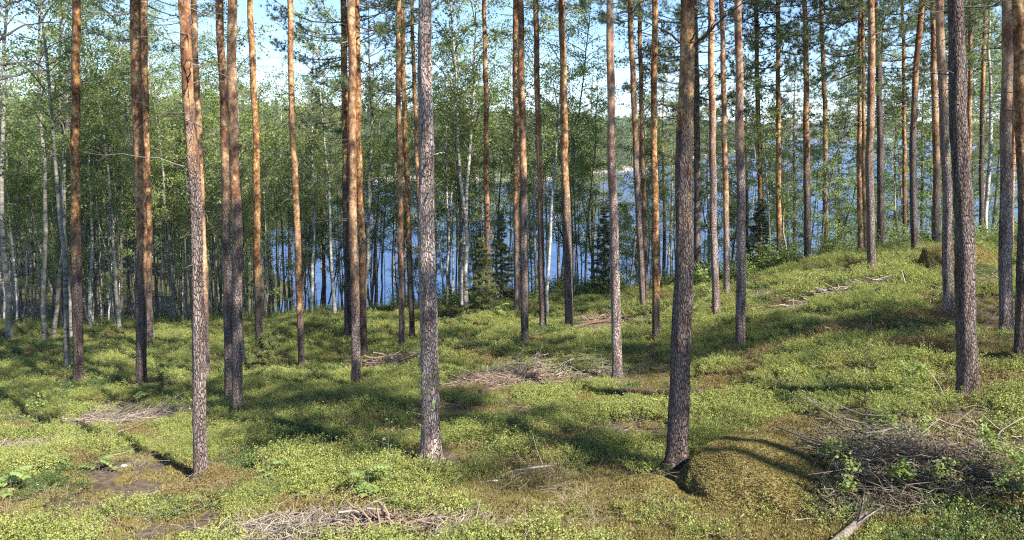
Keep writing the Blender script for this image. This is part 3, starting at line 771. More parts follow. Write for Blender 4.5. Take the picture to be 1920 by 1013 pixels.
dead_branch('red pine in the trio', [(682, 340, 0), (700, 335, -.2), (716, 332, -.3)], .012, True, 0, 17)

# pines standing behind the camera: their crowns throw the shade on the near slope
BEHIND = [(9.5, 2.6), (11.5, 0.2), (18, 5.5), (20.5, 2.5), (4, -7), (14, -10), (27, -3), (33, 8), (27, 14), (36, 20)]
for i, (x, y) in enumerate(BEHIND):
    b = Vector((x, y, gz(x, y))); rng = np.random.default_rng(900 + i)
    root = empty('pine_tree', b, label='tall pine standing on the slope behind the viewpoint', cat='pine tree', group='pines behind the viewpoint')
    mb = MB(); zz = np.linspace(-.3, 19, 22)
    tube(mb, np.stack([0 * zz, 0 * zz, zz], 1), np.interp(zz, [0, 19], [.15, .02]), 10, 0, orange=np.clip((zz - 6) / 4, 0, 1), pale=zz * 0 + .3)
    link('trunk', mb.mesh('pine_trunk', [M['pine']]), root)
    c_ = link('crown', DENSE[i % 2], root, (0, 0, 10.5)); c_.rotation_euler.z = rng.uniform(0, 6.28); c_.scale = (1.0, 1.0, 1.0)

# ------------------------------------------------------------------ broadleaf trees
def gap_name(px):
    left = [a for a in NAMED if a[0] <= px]
    return max(left, key=lambda a: a[0])[1] if left else None
BG = []
def add_tree(kind, loc, variant, scale, rot, bark, name='birch_tree', cat='birch tree', lean=(0, 0), special=None, desc='thin birch'):
    me_t, me_c = variant
    root = empty(name, loc)
    root.rotation_euler = (lean[0], lean[1], rot); root.scale = (scale,) * 3
    t = link('trunk', me_t, root); c_ = link('crown', me_c, root)
    t.material_slots[0].link = 'OBJECT'; t.material_slots[0].material = M[bark]
    root['category'] = cat
    if special: root['label'] = special
    else: BG.append((root, desc))
    return root
rng = np.random.default_rng(77)
SPECIAL = [  # px,row of foot, px at row r_top, r_top, depth cap, bark, variant, label
 (128, 702, 120, 60, None, 'grey', 1, 'grey-barked birch with dark arching branches left of the slim dark pine'),
 (287, 640, 276, 200, None, 'birch', 3, 'white birch trunk rising just right of the bright golden pair'),
 (32, 612, 44, 170, 38, 'birch', 0, 'white forked birch with two pale rising limbs at the left edge'),
 (457, 690, 448, 300, None, 'birch', 2, 'white birch trunk half hidden right of the pinkish pine pair'),
 (837, 580, 846, 300, None, 'birch', 5, 'crooked white birch in a patch of red litter near the centre'),
 (1024, 600, 1005, 330, None, 'birch', 0, 'leaning bright white birch foot right of the pale-footed pine'),
 (1182, 520, 1162, 300, 36, 'birch', 2, 'pale many-limbed birch behind the pale pinkish-orange pine'),
 (1849, 446, 1852, 200, 30, 'birch', 4, 'banded white birch at the crest between the thick dark pine and the right edge'),
 (170, 618, 165, 200, 37, 'birch', 4, 'grey-white birch in shade right of the slim dark left pine'),
]
for (px, row, tx, tr_, cap, bark, vi, lab) in SPECIAL:
    b = hit(px, row, cap); t = unproj(tx, tr_, b.y) - b
    ang = math.atan2(t.x, t.z)
    add_tree('s', b, BIG[vi], 1.0 + 0.1 * rng.random(), rng.uniform(0, 6.28), bark, lean=(0, ang), special=lab)
def scatter(n_, pxr, Yr, variants, sc, barks, desc, name='birch_tree', cat='birch tree', lean=0.05, avoid=None):
    k = 0; tries = 0
    while k < n_ and tries < n_ * 40:
        tries += 1
        px = rng.uniform(*pxr); Y = math.sqrt(rng.uniform(Yr[0] ** 2, Yr[1] ** 2))
        x = (px - 960) / F * Y
        z = gz(x, Y)
        if z < 0.15: continue
        if avoid and avoid(px, Y): continue
        add_tree('b', (x, Y, z - .05), variants[rng.integers(len(variants))], rng.uniform(*sc), rng.uniform(0, 6.28),
                 barks[rng.integers(len(barks))], name, cat, (rng.normal() * lean, rng.normal() * lean), None, desc)
        k += 1
# dense stand on the left
scatter(60, (-60, 470), (36, 52), BIG, (0.85, 1.25), ['birch', 'grey', 'grey', 'birch'], 'slim birch')
scatter(30, (-60, 500), (35.5, 41), POLE, (0.8, 1.2), ['birch', 'grey', 'grey'], 'thin pole birch')
scatter(16, (-40, 640), (35.5, 42), THIN, (0.8, 1.2), ['grey', 'brownbark'], 'young birch', lean=0.12)
# middle
scatter(30, (470, 1120), (37, 52), BIG, (0.8, 1.2), ['birch', 'grey', 'grey'], 'slim birch')
scatter(24, (480, 1130), (36.5, 52), POLE, (0.8, 1.15), ['birch', 'grey', 'grey'], 'thin pole birch')
scatter(16, (560, 1380), (34, 46), ALD, (0.75, 1.1), ['grey', 'brownbark'], 'crooked alder', 'alder_tree', 'alder tree', 0.1)
scatter(12, (760, 1380), (35, 48), THIN, (0.8, 1.2), ['grey', 'brownbark'], 'young birch', lean=0.12)
scatter(16, (470, 1380), (35, 44), ALD, (0.45, 0.7), ['grey', 'brownbark'], 'crooked alder', 'alder_tree', 'alder tree', 0.12)
scatter(14, (-40, 560), (36, 42), THIN, (0.6, 0.9), ['grey', 'brownbark'], 'young birch', lean=0.12)
# right, sparser, the lake showing through
scatter(24, (1180, 1980), (36, 56), BIG, (0.65, 0.95), ['grey', 'birch'], 'slim birch')
scatter(22, (1390, 1960), (29, 42), THIN, (0.7, 1.0), ['grey', 'brownbark', 'grey'], 'young birch', lean=0.1)
scatter(14, (1380, 1960), (31, 46), ALD, (0.6, 0.85), ['brownbark', 'grey'], 'crooked alder', 'alder_tree', 'alder tree', 0.1)

scatter(6, (-40, 340), (31, 38), BIG, (1.2, 1.45), ['grey'], 'tall leafy birch')
scatter(6, (780, 1110), (34, 39), BIG, (1.25, 1.5), ['grey', 'birch'], 'tall leafy birch')
scatter(3, (560, 740), (35, 40), BIG, (1.2, 1.4), ['grey', 'birch'], 'tall leafy birch')
scatter(4, (1740, 1900), (31, 38), BIG, (.95, 1.15), ['grey', 'birch'], 'tall leafy birch')
scatter(20, (1380, 1950), (30, 50), POLE, (0.55, 0.8), ['grey', 'birch', 'brownbark'], 'thin pole birch')
scatter(18, (480, 1380), (36, 50), POLE, (0.7, 1.0), ['grey', 'grey', 'brownbark'], 'thin pole birch')
# further pines on the shore slope
FARP = [(600, 46), (700, 50), (860, 44), (1110, 48), (1135, 58), (1245, 45), (1330, 50), (1490, 42), (1575, 46), (1480, 52), (1790, 40), (1680, 44), (1930, 38), (1765, 50), (1400, 40), (1545, 38), (1650, 37), (1730, 42), (1845, 44), (1890, 36), (1280, 40), (230, 56), (90, 62), (540, 60), (1025, 52)]
for i, (px, Y) in enumerate(FARP):
    x = (px - 960) / F * Y; z = gz(x, Y); zz = np.linspace(-.3, 15, 18); r_ = np.random.default_rng(700 + i)
    H = r_.uniform(14, 18)
    if px > 1380: H = r_.uniform(12, 16)
    zz = np.linspace(-.3, H, 18)
    mb = MB(); tube(mb, np.stack([0.1 * np.sin(zz * .4), 0 * zz, zz], 1), np.interp(zz, [0, H], [.13, .02]), 8, 0, orange=np.clip((zz - 4) / 4, 0, 1), pale=zz * 0 + .3)
    dead_twigs(mb, lambda q: np.array([0.1 * math.sin(q * .4), 0, q]), r_, 3, H - 7, 14, .01, 1.3, None)
    root = empty('pine_tree', (x, Y, max(z, 0)))
    root['category'] = 'pine tree'
    link('trunk', mb.mesh('pine_trunk', [M['pine'], M['dead']]), root)
    c_ = link('crown', PCR[(i * 5 + 2) % 6], root, (0, 0, H - 7.5)); c_.rotation_euler.z = r_.uniform(0, 6.28); c_.scale = (0.95, 0.95, 0.95)
    BG.append((root, 'distant pine'))

# spruces and juniper
def put_conifer(px, row, cap, seed, H, Rb, lf, name, cat, label, dens=1.0, full=.05, tuft=.09):
    b = hit(px, row, cap); t, c_ = conifer(seed, H, Rb, lf, dens, full, tuft)
    root = empty(name, b, label=label, cat=cat)
    link('trunk', t, root); link('crown', c_, root)
put_conifer(1424, 485, 30, 1, 3.2, 0.95, 'spruce', 'spruce_tree', 'spruce tree', 'dark young spruce at the crest under the thin red pine', 1.3)
put_conifer(1132, 545, 34, 2, 4.2, 0.9, 'spruce', 'spruce_tree', 'spruce tree', 'dark narrow spruce behind the crooked alders near the centre', 1.2)
put_conifer(903, 592, 33, 3, 3.4, 0.85, 'juniper', 'juniper_bush', 'juniper', 'dark bushy juniper round the foot of the slim orange pine', 1.6)
put_conifer(940, 575, 35, 4, 4.6, 0.9, 'juniper', 'juniper_bush', 'juniper', 'taller yellow-green juniper just behind the dark bushy one', 1.5)
put_conifer(500, 705, None, 8, 1.4, .6, 'juniper', 'spruce_sapling', 'spruce sapling', 'light green young spruce at the foot of the narrow dark red pine', 1.0)

# labels for the many trees of the back rows, told apart by the gap they are seen in
names = [a for a in sorted(NAMED)]
for root, desc in BG: pass
buckets = {}
for root, desc in BG:
    pr = proj(root.location + Vector((0, 0, 3)))
    g = gap_name(pr[0])
    buckets.setdefault((g, desc), []).append((pr[0], root))
ORD = ['first', 'second', 'third', 'fourth', 'fifth', 'sixth', 'seventh', 'eighth', 'ninth', 'tenth', 'eleventh', 'twelfth']
def ordn(i): return ORD[i] if i < len(ORD) else 'number %d' % (i + 1)
for (g, desc), lst in buckets.items():
    lst.sort(key=lambda a: a[0])
    for i, (px, root) in enumerate(lst):
        nm = {'slim birch': 'slim birches', 'slender back birch': 'deep back-row birches', 'thin pole birch': 'thin pole-like birches', 'tall leafy birch': 'tall leafy birches', 'young birch': 'young wispy birches', 'crooked alder': 'crooked alders', 'distant pine': 'far shore-slope pines'}[desc]
        where = ('right of the ' + g) if g else 'left of the slim dark left pine'
        root['label'] = ('%s of the %s %s' % (ordn(i), nm, where)) if len(lst) > 1 else ('the only one of the %s %s' % (nm, where))
        root['group'] = nm + ' by the lake'

# ------------------------------------------------------------------ instanced ground cover
def gn_scatter(name, label, src, pos, rot, scl, idx):
    coll = bpy.data.collections.new(name + '_sources')
    for i, me in enumerate(src):
        coll.objects.link(bpy.data.objects.new('%s_source_%02d' % (name, i), me))
    me = bpy.data.meshes.new(name); me.vertices.add(len(pos)); me.vertices.foreach_set('co', np.asarray(pos, np.float32).ravel())
    a = me.attributes.new('rot', 'FLOAT_VECTOR', 'POINT'); a.data.foreach_set('vector', np.asarray(rot, np.float32).ravel())
    a = me.attributes.new('scl', 'FLOAT', 'POINT'); a.data.foreach_set('value', np.asarray(scl, np.float32))
    a = me.attributes.new('idx', 'INT', 'POINT'); a.data.foreach_set('value', np.asarray(idx, np.int32))
    ng = bpy.data.node_groups.new(name, 'GeometryNodeTree')
    ng.interface.new_socket('Geometry', in_out='INPUT', socket_type='NodeSocketGeometry')
    ng.interface.new_socket('Geometry', in_out='OUTPUT', socket_type='NodeSocketGeometry')
    N = ng.nodes; Lk = ng.links
    gi_ = N.new('NodeGroupInput'); go = N.new('NodeGroupOutput'); ins = N.new('GeometryNodeInstanceOnPoints')
    ci = N.new('GeometryNodeCollectionInfo'); ci.inputs['Collection'].default_value = coll
    ci.inputs['Separate Children'].default_value = True; ci.inputs['Reset Children'].default_value = True
    ins.inputs['Pick Instance'].default_value = True
    def na(nm, ty):
        q = N.new('GeometryNodeInputNamedAttribute'); q.data_type = ty; q.inputs['Name'].default_value = nm; return q.outputs[0]
    Lk.new(gi_.outputs[0], ins.inputs['Points']); Lk.new(ci.outputs[0], ins.inputs['Instance'])
    Lk.new(na('idx', 'INT'), ins.inputs['Instance Index']); Lk.new(na('rot', 'FLOAT_VECTOR'), ins.inputs['Rotation'])
    Lk.new(na('scl', 'FLOAT'), ins.inputs['Scale']); Lk.new(ins.outputs[0], go.inputs[0])
    o = link(name, me); md = o.modifiers.new('scatter', 'NODES'); md.node_group = ng
    return tag(o, label, kind='stuff')

def bilberry(seed, R0=0.3, stems=26, h=0.2, lsz=0.0175, lm='bilb'):
    rng = np.random.default_rng(seed); mb = MB(); lp = []
    for k in range(stems):
        a = rng.uniform(0, 6.28); r = R0 * math.sqrt(rng.random())
        p0 = np.array([r * math.cos(a), r * math.sin(a), -0.03]); hh = h * rng.uniform(.55, 1.15) * (1 - .35 * r / R0)
        d = np.array([rng.normal() * .3, rng.normal() * .3, 1.0]); p1 = p0 + d * hh
        tube(mb, [p0, p1], [.0022, .001], 3, 0, close=False)
        for b in range(4):
            c0 = p0 + (p1 - p0) * rng.uniform(.35, .9); c1 = c0 + np.array([rng.normal() * .06, rng.normal() * .06, rng.uniform(.03, .09)])
            lp.append(c0 + (c1 - c0) * rng.random((13, 1)) + rng.normal(size=(13, 3)) * .010)
    leaves(mb, np.concatenate(lp), lsz, rng, 1, .62, 0.1, up=0.5)
    return mb.mesh('bilberry', [M['twig'], M[lm]])
BIL = [bilberry(300 + i, h=[.24, .3, .2, .27, .22][i], stems=24) for i in range(5)]
BILD = [bilberry(310 + i, h=.12, stems=22, lm='bilbdry') for i in range(2)] + [bilberry(320 + i, h=[.13, .16][i], stems=22, lsz=.02, lm='lingon') for i in range(2)]
rg = np.random.default_rng(5)
def in_view_points(n_, Y0, Y1, rgn, pw=1.0, margin=60):
    Y = Y0 + (Y1 - Y0) * rgn.random(n_) ** pw
    px = rgn.uniform(-margin, 1920 + margin, n_)
    return (px - 960) / F * Y, Y
NB = 30000
Y = np.sqrt(rg.uniform(5.2 ** 2, 41 ** 2, NB))
# denser close by
Yn = np.sqrt(rg.uniform(5.2 ** 2, 20 ** 2, 16000)); Y = np.concatenate([Y, Yn])
px = rg.uniform(-160, 2080, len(Y)); X = (px - 960) / F * Y
lm_ = litter_mask(X, Y); mm_ = moss_mask(X, Y)
dn = fbm(X, Y, 0.55, 41) * .45 + fbm(X, Y, 2.0, 43) * .55
keep = (dn + rg.normal(size=len(Y)) * .05 > 0.42 + lm_ * .6 + mm_ * .13)
X, Y, dn = X[keep], Y[keep], dn[keep]
Z = ground(X, Y)
ok = Z > 0.2; X, Y, Z, dn = X[ok], Y[ok], Z[ok], dn[ok]
N_ = len(X); print('bilberry clumps', N_)
scl = rg.uniform(.6, 1.3, N_) * (0.6 + .8 * fbm(X, Y, 1.1, 47)) * (0.75 + 0.9 * np.clip(dn - .38, 0, .4)) * np.where(Y > 20, 1.2, 1.0)
dry = fbm(X, Y, 0.9, 71) + rg.normal(size=N_) * .06 > 0.62
idx = np.where(dry, 5 + rg.integers(0, 2, N_), rg.integers(0, 5, N_))
ling = fbm(X, Y, 0.6, 133) + rg.normal(size=N_) * .07 > 0.62
idx = np.where(ling & ~dry, 7 + rg.integers(0, 2, N_), idx)
gn_scatter('bilberry_undergrowth', 'low bright green bilberry covering the forest floor', BIL + BILD, np.stack([X, Y, Z], 1),
           np.stack([rg.normal(size=N_) * .12, rg.normal(size=N_) * .12, rg.uniform(0, 6.28, N_)], 1), scl, idx)

# moss cushions
def moss_tuft(seed):
    rng = np.random.default_rng(seed); mb = MB()
    a = rng.uniform(0, 6.28, 260); r = .16 * np.sqrt(rng.random(260))
    P = np.stack([r * np.cos(a), r * np.sin(a), .02 * (1 - (r / .16) ** 2) - .01], 1)
    needles(mb, P, np.tile([0, 0, 1.0], (260, 1)), .03, .008, 3, rng, 0, .6)
    return mb.mesh('moss_tuft', [M['mossleaf']])
MT = [moss_tuft(i) for i in range(3)]
Y = np.sqrt(rg.uniform(5.2 ** 2, 17 ** 2, 26000)); px = rg.uniform(-60, 1980, len(Y)); X = (px - 960) / F * Y
mk = moss_mask(X, Y) * 0.95 + 0.10
keep = rg.random(len(Y)) < mk; X, Y = X[keep], Y[keep]; Z = ground(X, Y); N_ = len(X)
gn_scatter('moss', 'yellow-brown moss cushions among the bilberry', MT, np.stack([X, Y, Z], 1), np.stack([rg.normal(size=N_) * .1, rg.normal(size=N_) * .1, rg.uniform(0, 6.28, N_)], 1), rg.uniform(.7, 1.4, N_), rg.integers(0, 3, N_))

# dry grass, fallen twigs and needles
def grass_tuft(seed):
    rng = np.random.default_rng(seed); mb = MB()
    for k in range(16):
        a = rng.uniform(0, 6.28); p0 = np.array([rng.normal() * .03, rng.normal() * .03, -.01]); hh = rng.uniform(.08, .28); ln = rng.uniform(.05, .25)
        u = np.linspace(0, 1, 5); Q = p0 + np.stack([ln * u ** 1.6 * math.cos(a), ln * u ** 1.6 * math.sin(a), hh * (u - .45 * u ** 3)], 1)
        tube(mb, Q, np.linspace(.002, .0008, 5), 3, 0, close=False)
    return mb.mesh('grass_tuft', [M['straw']])
def twig_bit(seed):
    rng = np.random.default_rng(seed); mb = MB()
    for k in range(7):
        a = rng.uniform(0, 6.28); L_ = rng.uniform(.1, .4); p0 = np.array([rng.normal() * .15, rng.normal() * .15, rng.uniform(0.0, .05)])
        d = np.array([math.cos(a), math.sin(a), rng.normal() * .12])
        tube(mb, [p0, p0 + d * L_ * .5 + rng.normal(size=3) * .02, p0 + d * L_], [.0035, .003, .0015], 3, 0)
    return mb.mesh('twig_bits', [M['slashgrey']])
GT = [grass_tuft(i) for i in range(3)]; TB = [twig_bit(i) for i in range(4)]
Y = np.sqrt(rg.uniform(5.2 ** 2, 26 ** 2, 5200)); px = rg.uniform(-60, 1980, len(Y)); X = (px - 960) / F * Y
lm_ = litter_mask(X, Y)
keep = rg.random(len(Y)) < 0.12 + .5 * lm_; X, Y = X[keep], Y[keep]; Z = ground(X, Y); N_ = len(X)
gn_scatter('twig_litter', 'small fallen twigs lying on the litter', TB, np.stack([X, Y, Z + .02], 1), np.stack([rg.normal(size=N_) * .1, rg.normal(size=N_) * .1, rg.uniform(0, 6.28, N_)], 1), rg.uniform(.6, 1.5, N_), rg.integers(0, 4, N_))
Y = np.sqrt(rg.uniform(5.2 ** 2, 24 ** 2, 6000)); px = rg.uniform(-60, 1980, len(Y)); X = (px - 960) / F * Y
keep = fbm(X, Y, .7, 88) > .55; X, Y = X[keep], Y[keep]; Z = ground(X, Y); N_ = len(X)
gn_scatter('grass', 'thin dry grass among the bilberry', GT, np.stack([X, Y, Z], 1), np.stack([0 * X, 0 * X, rg.uniform(0, 6.28, N_)], 1), rg.uniform(.6, 1.3, N_), rg.integers(0, 3, N_))

# broad-leaved shrubs as ground cover at the edge of the shore slope
SHR = []
for i in range(4):
    r_ = np.random.default_rng(820 + i); mb = MB(); lp = []
    for k in range(14):
        a = r_.uniform(0, 6.28); ln = r_.uniform(.5, 1.3); u = np.linspace(0, 1, 4)
        Q = np.stack([math.cos(a) * ln * .5 * u, math.sin(a) * ln * .5 * u, ln * u], 1)
        tube(mb, Q, [.008, .006, .004, .002], 3, 0, close=False)
        lp.append(Q[r_.integers(1, 4, 40)] + r_.normal(size=(40, 3)) * .14)
    leaves(mb, np.concatenate(lp), .075, r_, 1, .75, .2)
    SHR.append(mb.mesh('shrub', [M['twig'], M[['leaf', 'leafdark'][i % 2]]]))
X = []; Yv = []
for k in range(700):
    px_ = rg.uniform(-60, 1980); e = np.interp(px_, [0, 400, 800, 1265, 1400, 1600, 1900], [35, 35, 35, 32.5, 28, 27.5, 27]) + abs(rg.normal()) * 5
    X.append((px_ - 960) / F * e); Yv.append(e)
X = np.array(X); Y = np.array(Yv); Z = ground(X, Y); k = Z > .3; X, Y, Z = X[k], Y[k], Z[k]; N_ = len(X)
gn_scatter('shrubbery', 'leafy low shrubs along the top of the shore slope', SHR, np.stack([X, Y, Z - .1], 1), np.stack([0 * X, 0 * X, rg.uniform(0, 6.28, N_)], 1), rg.uniform(.4, 1.0, N_) * np.where(X < -6, .55, 1), rg.integers(0, 4, N_))

# the back rows of the birch wood, more stems than one could count
BACK = [birch_parts(290 + i, [15, 17, 14][i], [.065, .08, .06][i], [.4, .42, .38][i], nb=40, leafn=10, lsz=.074, merge=['grey', 'birch', 'grey'][i]) for i in range(3)]
BACK += [birch_parts(295 + i, [12, 13.5, 11][i], [.045, .05, .04][i], .5, nb=15, leafn=10, lsz=.076, merge=['grey', 'birch', 'grey'][i]) for i in range(3)]
X = []; Yv = []; ix = []; sc_ = []
for (n_, p0_, p1_, y0_, y1_, ks, sa, sb) in [(36, -60, 500, 50, 85, (0, 3), 1.0, 1.3), (15, 480, 1300, 50, 66, (0, 3), .95, 1.25), (150, -60, 520, 40, 60, (3, 6), .8, 1.2), (45, 480, 1300, 38, 56, (3, 6), .75, 1.1)]:
    for k in range(n_):
        px_ = rg.uniform(p0_, p1_); y_ = rg.uniform(y0_, y1_); x_ = (px_ - 960) / F * y_
        if gz(x_, y_) < .15: continue
        X.append(x_); Yv.append(y_); ix.append(rg.integers(*ks)); sc_.append(rg.uniform(sa, sb))
X = np.array(X); Y = np.array(Yv); Z = ground(X, Y); N_ = len(X)
gn_scatter('birch_wood', 'deep back rows of slender birches above the shore', BACK, np.stack([X, Y, Z], 1), np.stack([rg.normal(size=N_) * .05, rg.normal(size=N_) * .05, rg.uniform(0, 6.28, N_)], 1), sc_, ix)

# far woods
def far_tree(seed, kind):
    r_ = np.random.default_rng(seed); mb = MB()
    H = 16.0
    tube(mb, [[0, 0, -1], [0, 0, H * .95]], [.2, .04], 5, 0)
    n_ = 420; t = r_.random(n_) ** .8
    if kind == 0: rad = 2.4 * (1 - t) + .3
    else: rad = 2.9 * np.sqrt(np.clip(1 - (2 * t - 1) ** 2, 0, 1)) + .2
    z = H * (.15 + .85 * t) if kind == 0 else H * (.3 + .68 * t)
    a = r_.uniform(0, 6.28, n_); q = rad * np.sqrt(r_.random(n_))
    leaves(mb, np.stack([q * np.cos(a), q * np.sin(a), z], 1), .8, r_, 1, .7, .3)
    return mb.mesh('far_tree', [M['grey'], M['spruce'] if kind == 0 else M['farleaf']])
FT = [far_tree(i, i % 2) for i in range(6)]
def wood(name, label, box, hf, n_, sc, test=None):
    x0, x1, y0, y1 = box
    X = rg.uniform(x0, x1, n_); Y = rg.uniform(y0, y1, n_); Z = hf(X, Y); k = Z > 1.3
    px_ = 960 + F * X / Y; k &= (px_ > -250) & (px_ < 2200)
    X, Y, Z = X[k], Y[k], Z[k]; N_ = len(X)
    gn_scatter(name, label, FT, np.stack([X, Y, Z - .3], 1), np.stack([0 * X, 0 * X, rg.uniform(0, 6.28, N_)], 1), rg.uniform(*sc, N_), rg.integers(0, 6, N_))
wood('headland_forest', 'mixed forest covering the headland across the bay', (-560, 330, 90, 760), head_h, 9000, (.7, 1.1))
wood('far_forest', 'distant forest along the far shore', (-500, 1500, 980, 1900), far_h, 9000, (.8, 1.2))
hz = bpy.data.materials.new('haze'); hz.use_nodes = True; hz.node_tree.nodes.clear()
_o = hz.node_tree.nodes.new('ShaderNodeOutputMaterial'); _v = hz.node_tree.nodes.new('ShaderNodeVolumePrincipled')
_v.inputs['Color'].default_value = (0.85, 0.92, 1.0, 1); _v.inputs['Density'].default_value = 0.00022
hz.node_tree.links.new(_v.outputs[0], _o.inputs['Volume'])
mb = MB()
_c = np.array([[x_, y_, z_] for x_ in (-2100, 2500) for y_ in (-500, 2500) for z_ in (-12, 75)], float)
mb.add(_c, [[0, 1, 3, 2], [4, 6, 7, 5], [0, 4, 5, 1], [2, 3, 7, 6], [0, 2, 6, 4], [1, 5, 7, 3]])
tag(link('haze', mb.mesh('haze', [hz], False)), 'thin summer haze over the lake', kind='stuff')
# low woods continuing behind the left birch stand
X = rg.uniform(-110, -18, 420); Y = rg.uniform(70, 120, 420); px_ = 960 + F * X / Y; Z = ground(X, Y)
k = (px_ > -200) & (px_ < 460) & (Z > .2); X, Y, Z = X[k], Y[k], Z[k]; N_ = len(X)
gn_scatter('back_forest', 'dark mass of forest behind the left birch stand', FT, np.stack([X, Y, Z], 1), np.stack([0 * X, 0 * X, rg.uniform(0, 6.28, N_)], 1), rg.uniform(.55, .8, N_), rg.integers(0, 6, N_))

# ------------------------------------------------------------------ boulders
def boulder(px, row, sx, sy, sz, label, seed, moss=0.7, depth=None, rot=0, sink=.3):
    import bmesh
    r_ = np.random.default_rng(seed)
    bm = bmesh.new(); bmesh.ops.create_icosphere(bm, subdivisions=5, radius=1)
    V = np.array([v_.co[:] for v_ in bm.verts])
    nrm = V.copy()
    d = (fbm(V[:, 0] + V[:, 2] * .7, V[:, 1] - V[:, 2] * .5, 1.2, seed) - .5) * .42 + (fbm(V[:, 0] + V[:, 2], V[:, 1] - V[:, 2], 4, seed + 3) - .5) * .10
    V = V * (1 + d)[:, None]
    V[:, 2] = np.where(V[:, 2] > 0, V[:, 2] ** .9 if False else V[:, 2], V[:, 2])
    V *= [sx, sy, sz]
    ca, sa = math.cos(rot), math.sin(rot)
    V = np.stack([V[:, 0] * ca - V[:, 1] * sa, V[:, 0] * sa + V[:, 1] * ca, V[:, 2]], 1)
    fc = np.array([[v_.index for v_ in f_.verts] for f_ in bm.faces]); bm.free()
    b = hit(px, row, depth)
    root = empty('boulder', b, label=label, cat='boulder')
    off = np.array([sy * .6 * (px - 960) / F, sy * .6, -sz * sink])
    mb = MB(); mb.add(V + off, fc)
    me = mb.mesh('boulder', [M['rock']])
    link('rock', me, root)
    # moss on the faces that look up
    t = V[fc]; nn = np.cross(t[:, 1] - t[:, 0], t[:, 2] - t[:, 0]); ar = np.linalg.norm(nn, axis=1); nn = nn / ar[:, None]
    wgt = ar * (np.clip(nn[:, 2] + .35 + (fbm(t[:, 0, 0], t[:, 0, 1], 2, seed) - .5) * .8, 0, 1) > (1 - moss) * .9)
    cnt = int(min(26000, wgt.sum() / 2 * 5500))
    pick = r_.choice(len(fc), cnt, p=wgt / wgt.sum())
    u = r_.random((cnt, 2)); sw = u.sum(1) > 1; u[sw] = 1 - u[sw]
    P = t[pick, 0] + (t[pick, 1] - t[pick, 0]) * u[:, :1] + (t[pick, 2] - t[pick, 0]) * u[:, 1:] + off
    mb = MB(); needles(mb, P, nn[pick], .022, .012, 3, r_, 0, .7)
    o = link('moss_cover', mb.mesh('moss_cover', [M['mossleaf']]), root)
m, n, l, out = mat('mossy_rock'); M['rock'] = m
v, oi = shifted(n, l)
g = n.new('ShaderNodeNewGeometry'); sp = n.new('ShaderNodeSeparateXYZ'); l.new(g.outputs['Normal'], sp.inputs[0])
nz = noise(n, l, v, 5, 6, .7); nz2 = noise(n, l, v, 1.6, 3)
k = math_(n, l, 'ADD', sp.outputs[2], math_(n, l, 'MULTIPLY', math_(n, l, 'SUBTRACT', nz2.outputs[0], .5), 1.2))
k = ramp(n, l, k, [(.15, (0,) * 3), (.35, (1,) * 3)]).outputs[0]
rk = ramp(n, l, nz.outputs[0], [(.3, (.05, .05, .045)), (.7, (.22, .21, .19))]); ms = ramp(n, l, nz.outputs[0], [(.3, (.08, .06, .015)), (.7, (.28, .22, .09))])
principled(n, l, out, mix(n, l, k, rk.outputs[0], ms.outputs[0]), .95, nz.outputs[0], 1, .06, .15)
boulder(1452, 964, 1.04, 1.15, .50, 'large rounded boulder under yellow-brown moss beside the thickest dark pine', 21, .95)
boulder(1800, 506, 1.2, 1.0, 1.0, 'dark-sided boulder with a golden moss cap on the right crest', 22, .6)
boulder(1730, 605, .55, .4, .3, 'low brown mossy rock lying left of the scaly pale pine', 23, .5)

def pebble(px, row, s, label, seed):
    import bmesh
    r_ = np.random.default_rng(seed); bm = bmesh.new(); bmesh.ops.create_icosphere(bm, subdivisions=3, radius=1)
    V = np.array([v_.co[:] for v_ in bm.verts]); fc = np.array([[v_.index for v_ in f_.verts] for f_ in bm.faces]); bm.free()
    V = V * (1 + (fbm(V[:, 0] + V[:, 2], V[:, 1] - V[:, 2], 1.5, seed) - .5) * .7)[:, None] * [s, s * .7, s * .45]
    mb = MB(); mb.add(V, fc); b = hit(px, row)
    tag(link('stone', mb.mesh('stone', [M['stone']]), loc=b + Vector((0, 0, s * .25))), label, 'stone')
pebble(655, 744, .16, 'pale flat stone in the bilberry at the foot of the yellow-barked pine', 1)
pebble(381, 951, .07, 'white stone right of the foot of the purple-grey pine', 2)
pebble(284, 832, .06, 'small pinkish stone beside the left needle path', 3)
pebble(233, 876, .05, 'small pale stone lying in the bare needle path', 4)

boulder(655, 812, .30, .2, .14, 'low brown mossy hump in the shade left of the thick scaly pine', 24, .8)
boulder(1150, 985, .34, .25, .13, 'small mossy hump at the bottom edge before the thickest dark pine', 25, .9)
boulder(1215, 940, .42, .3, .16, 'knee-high mossy hump left of the foot of the thickest dark pine', 26, .9)
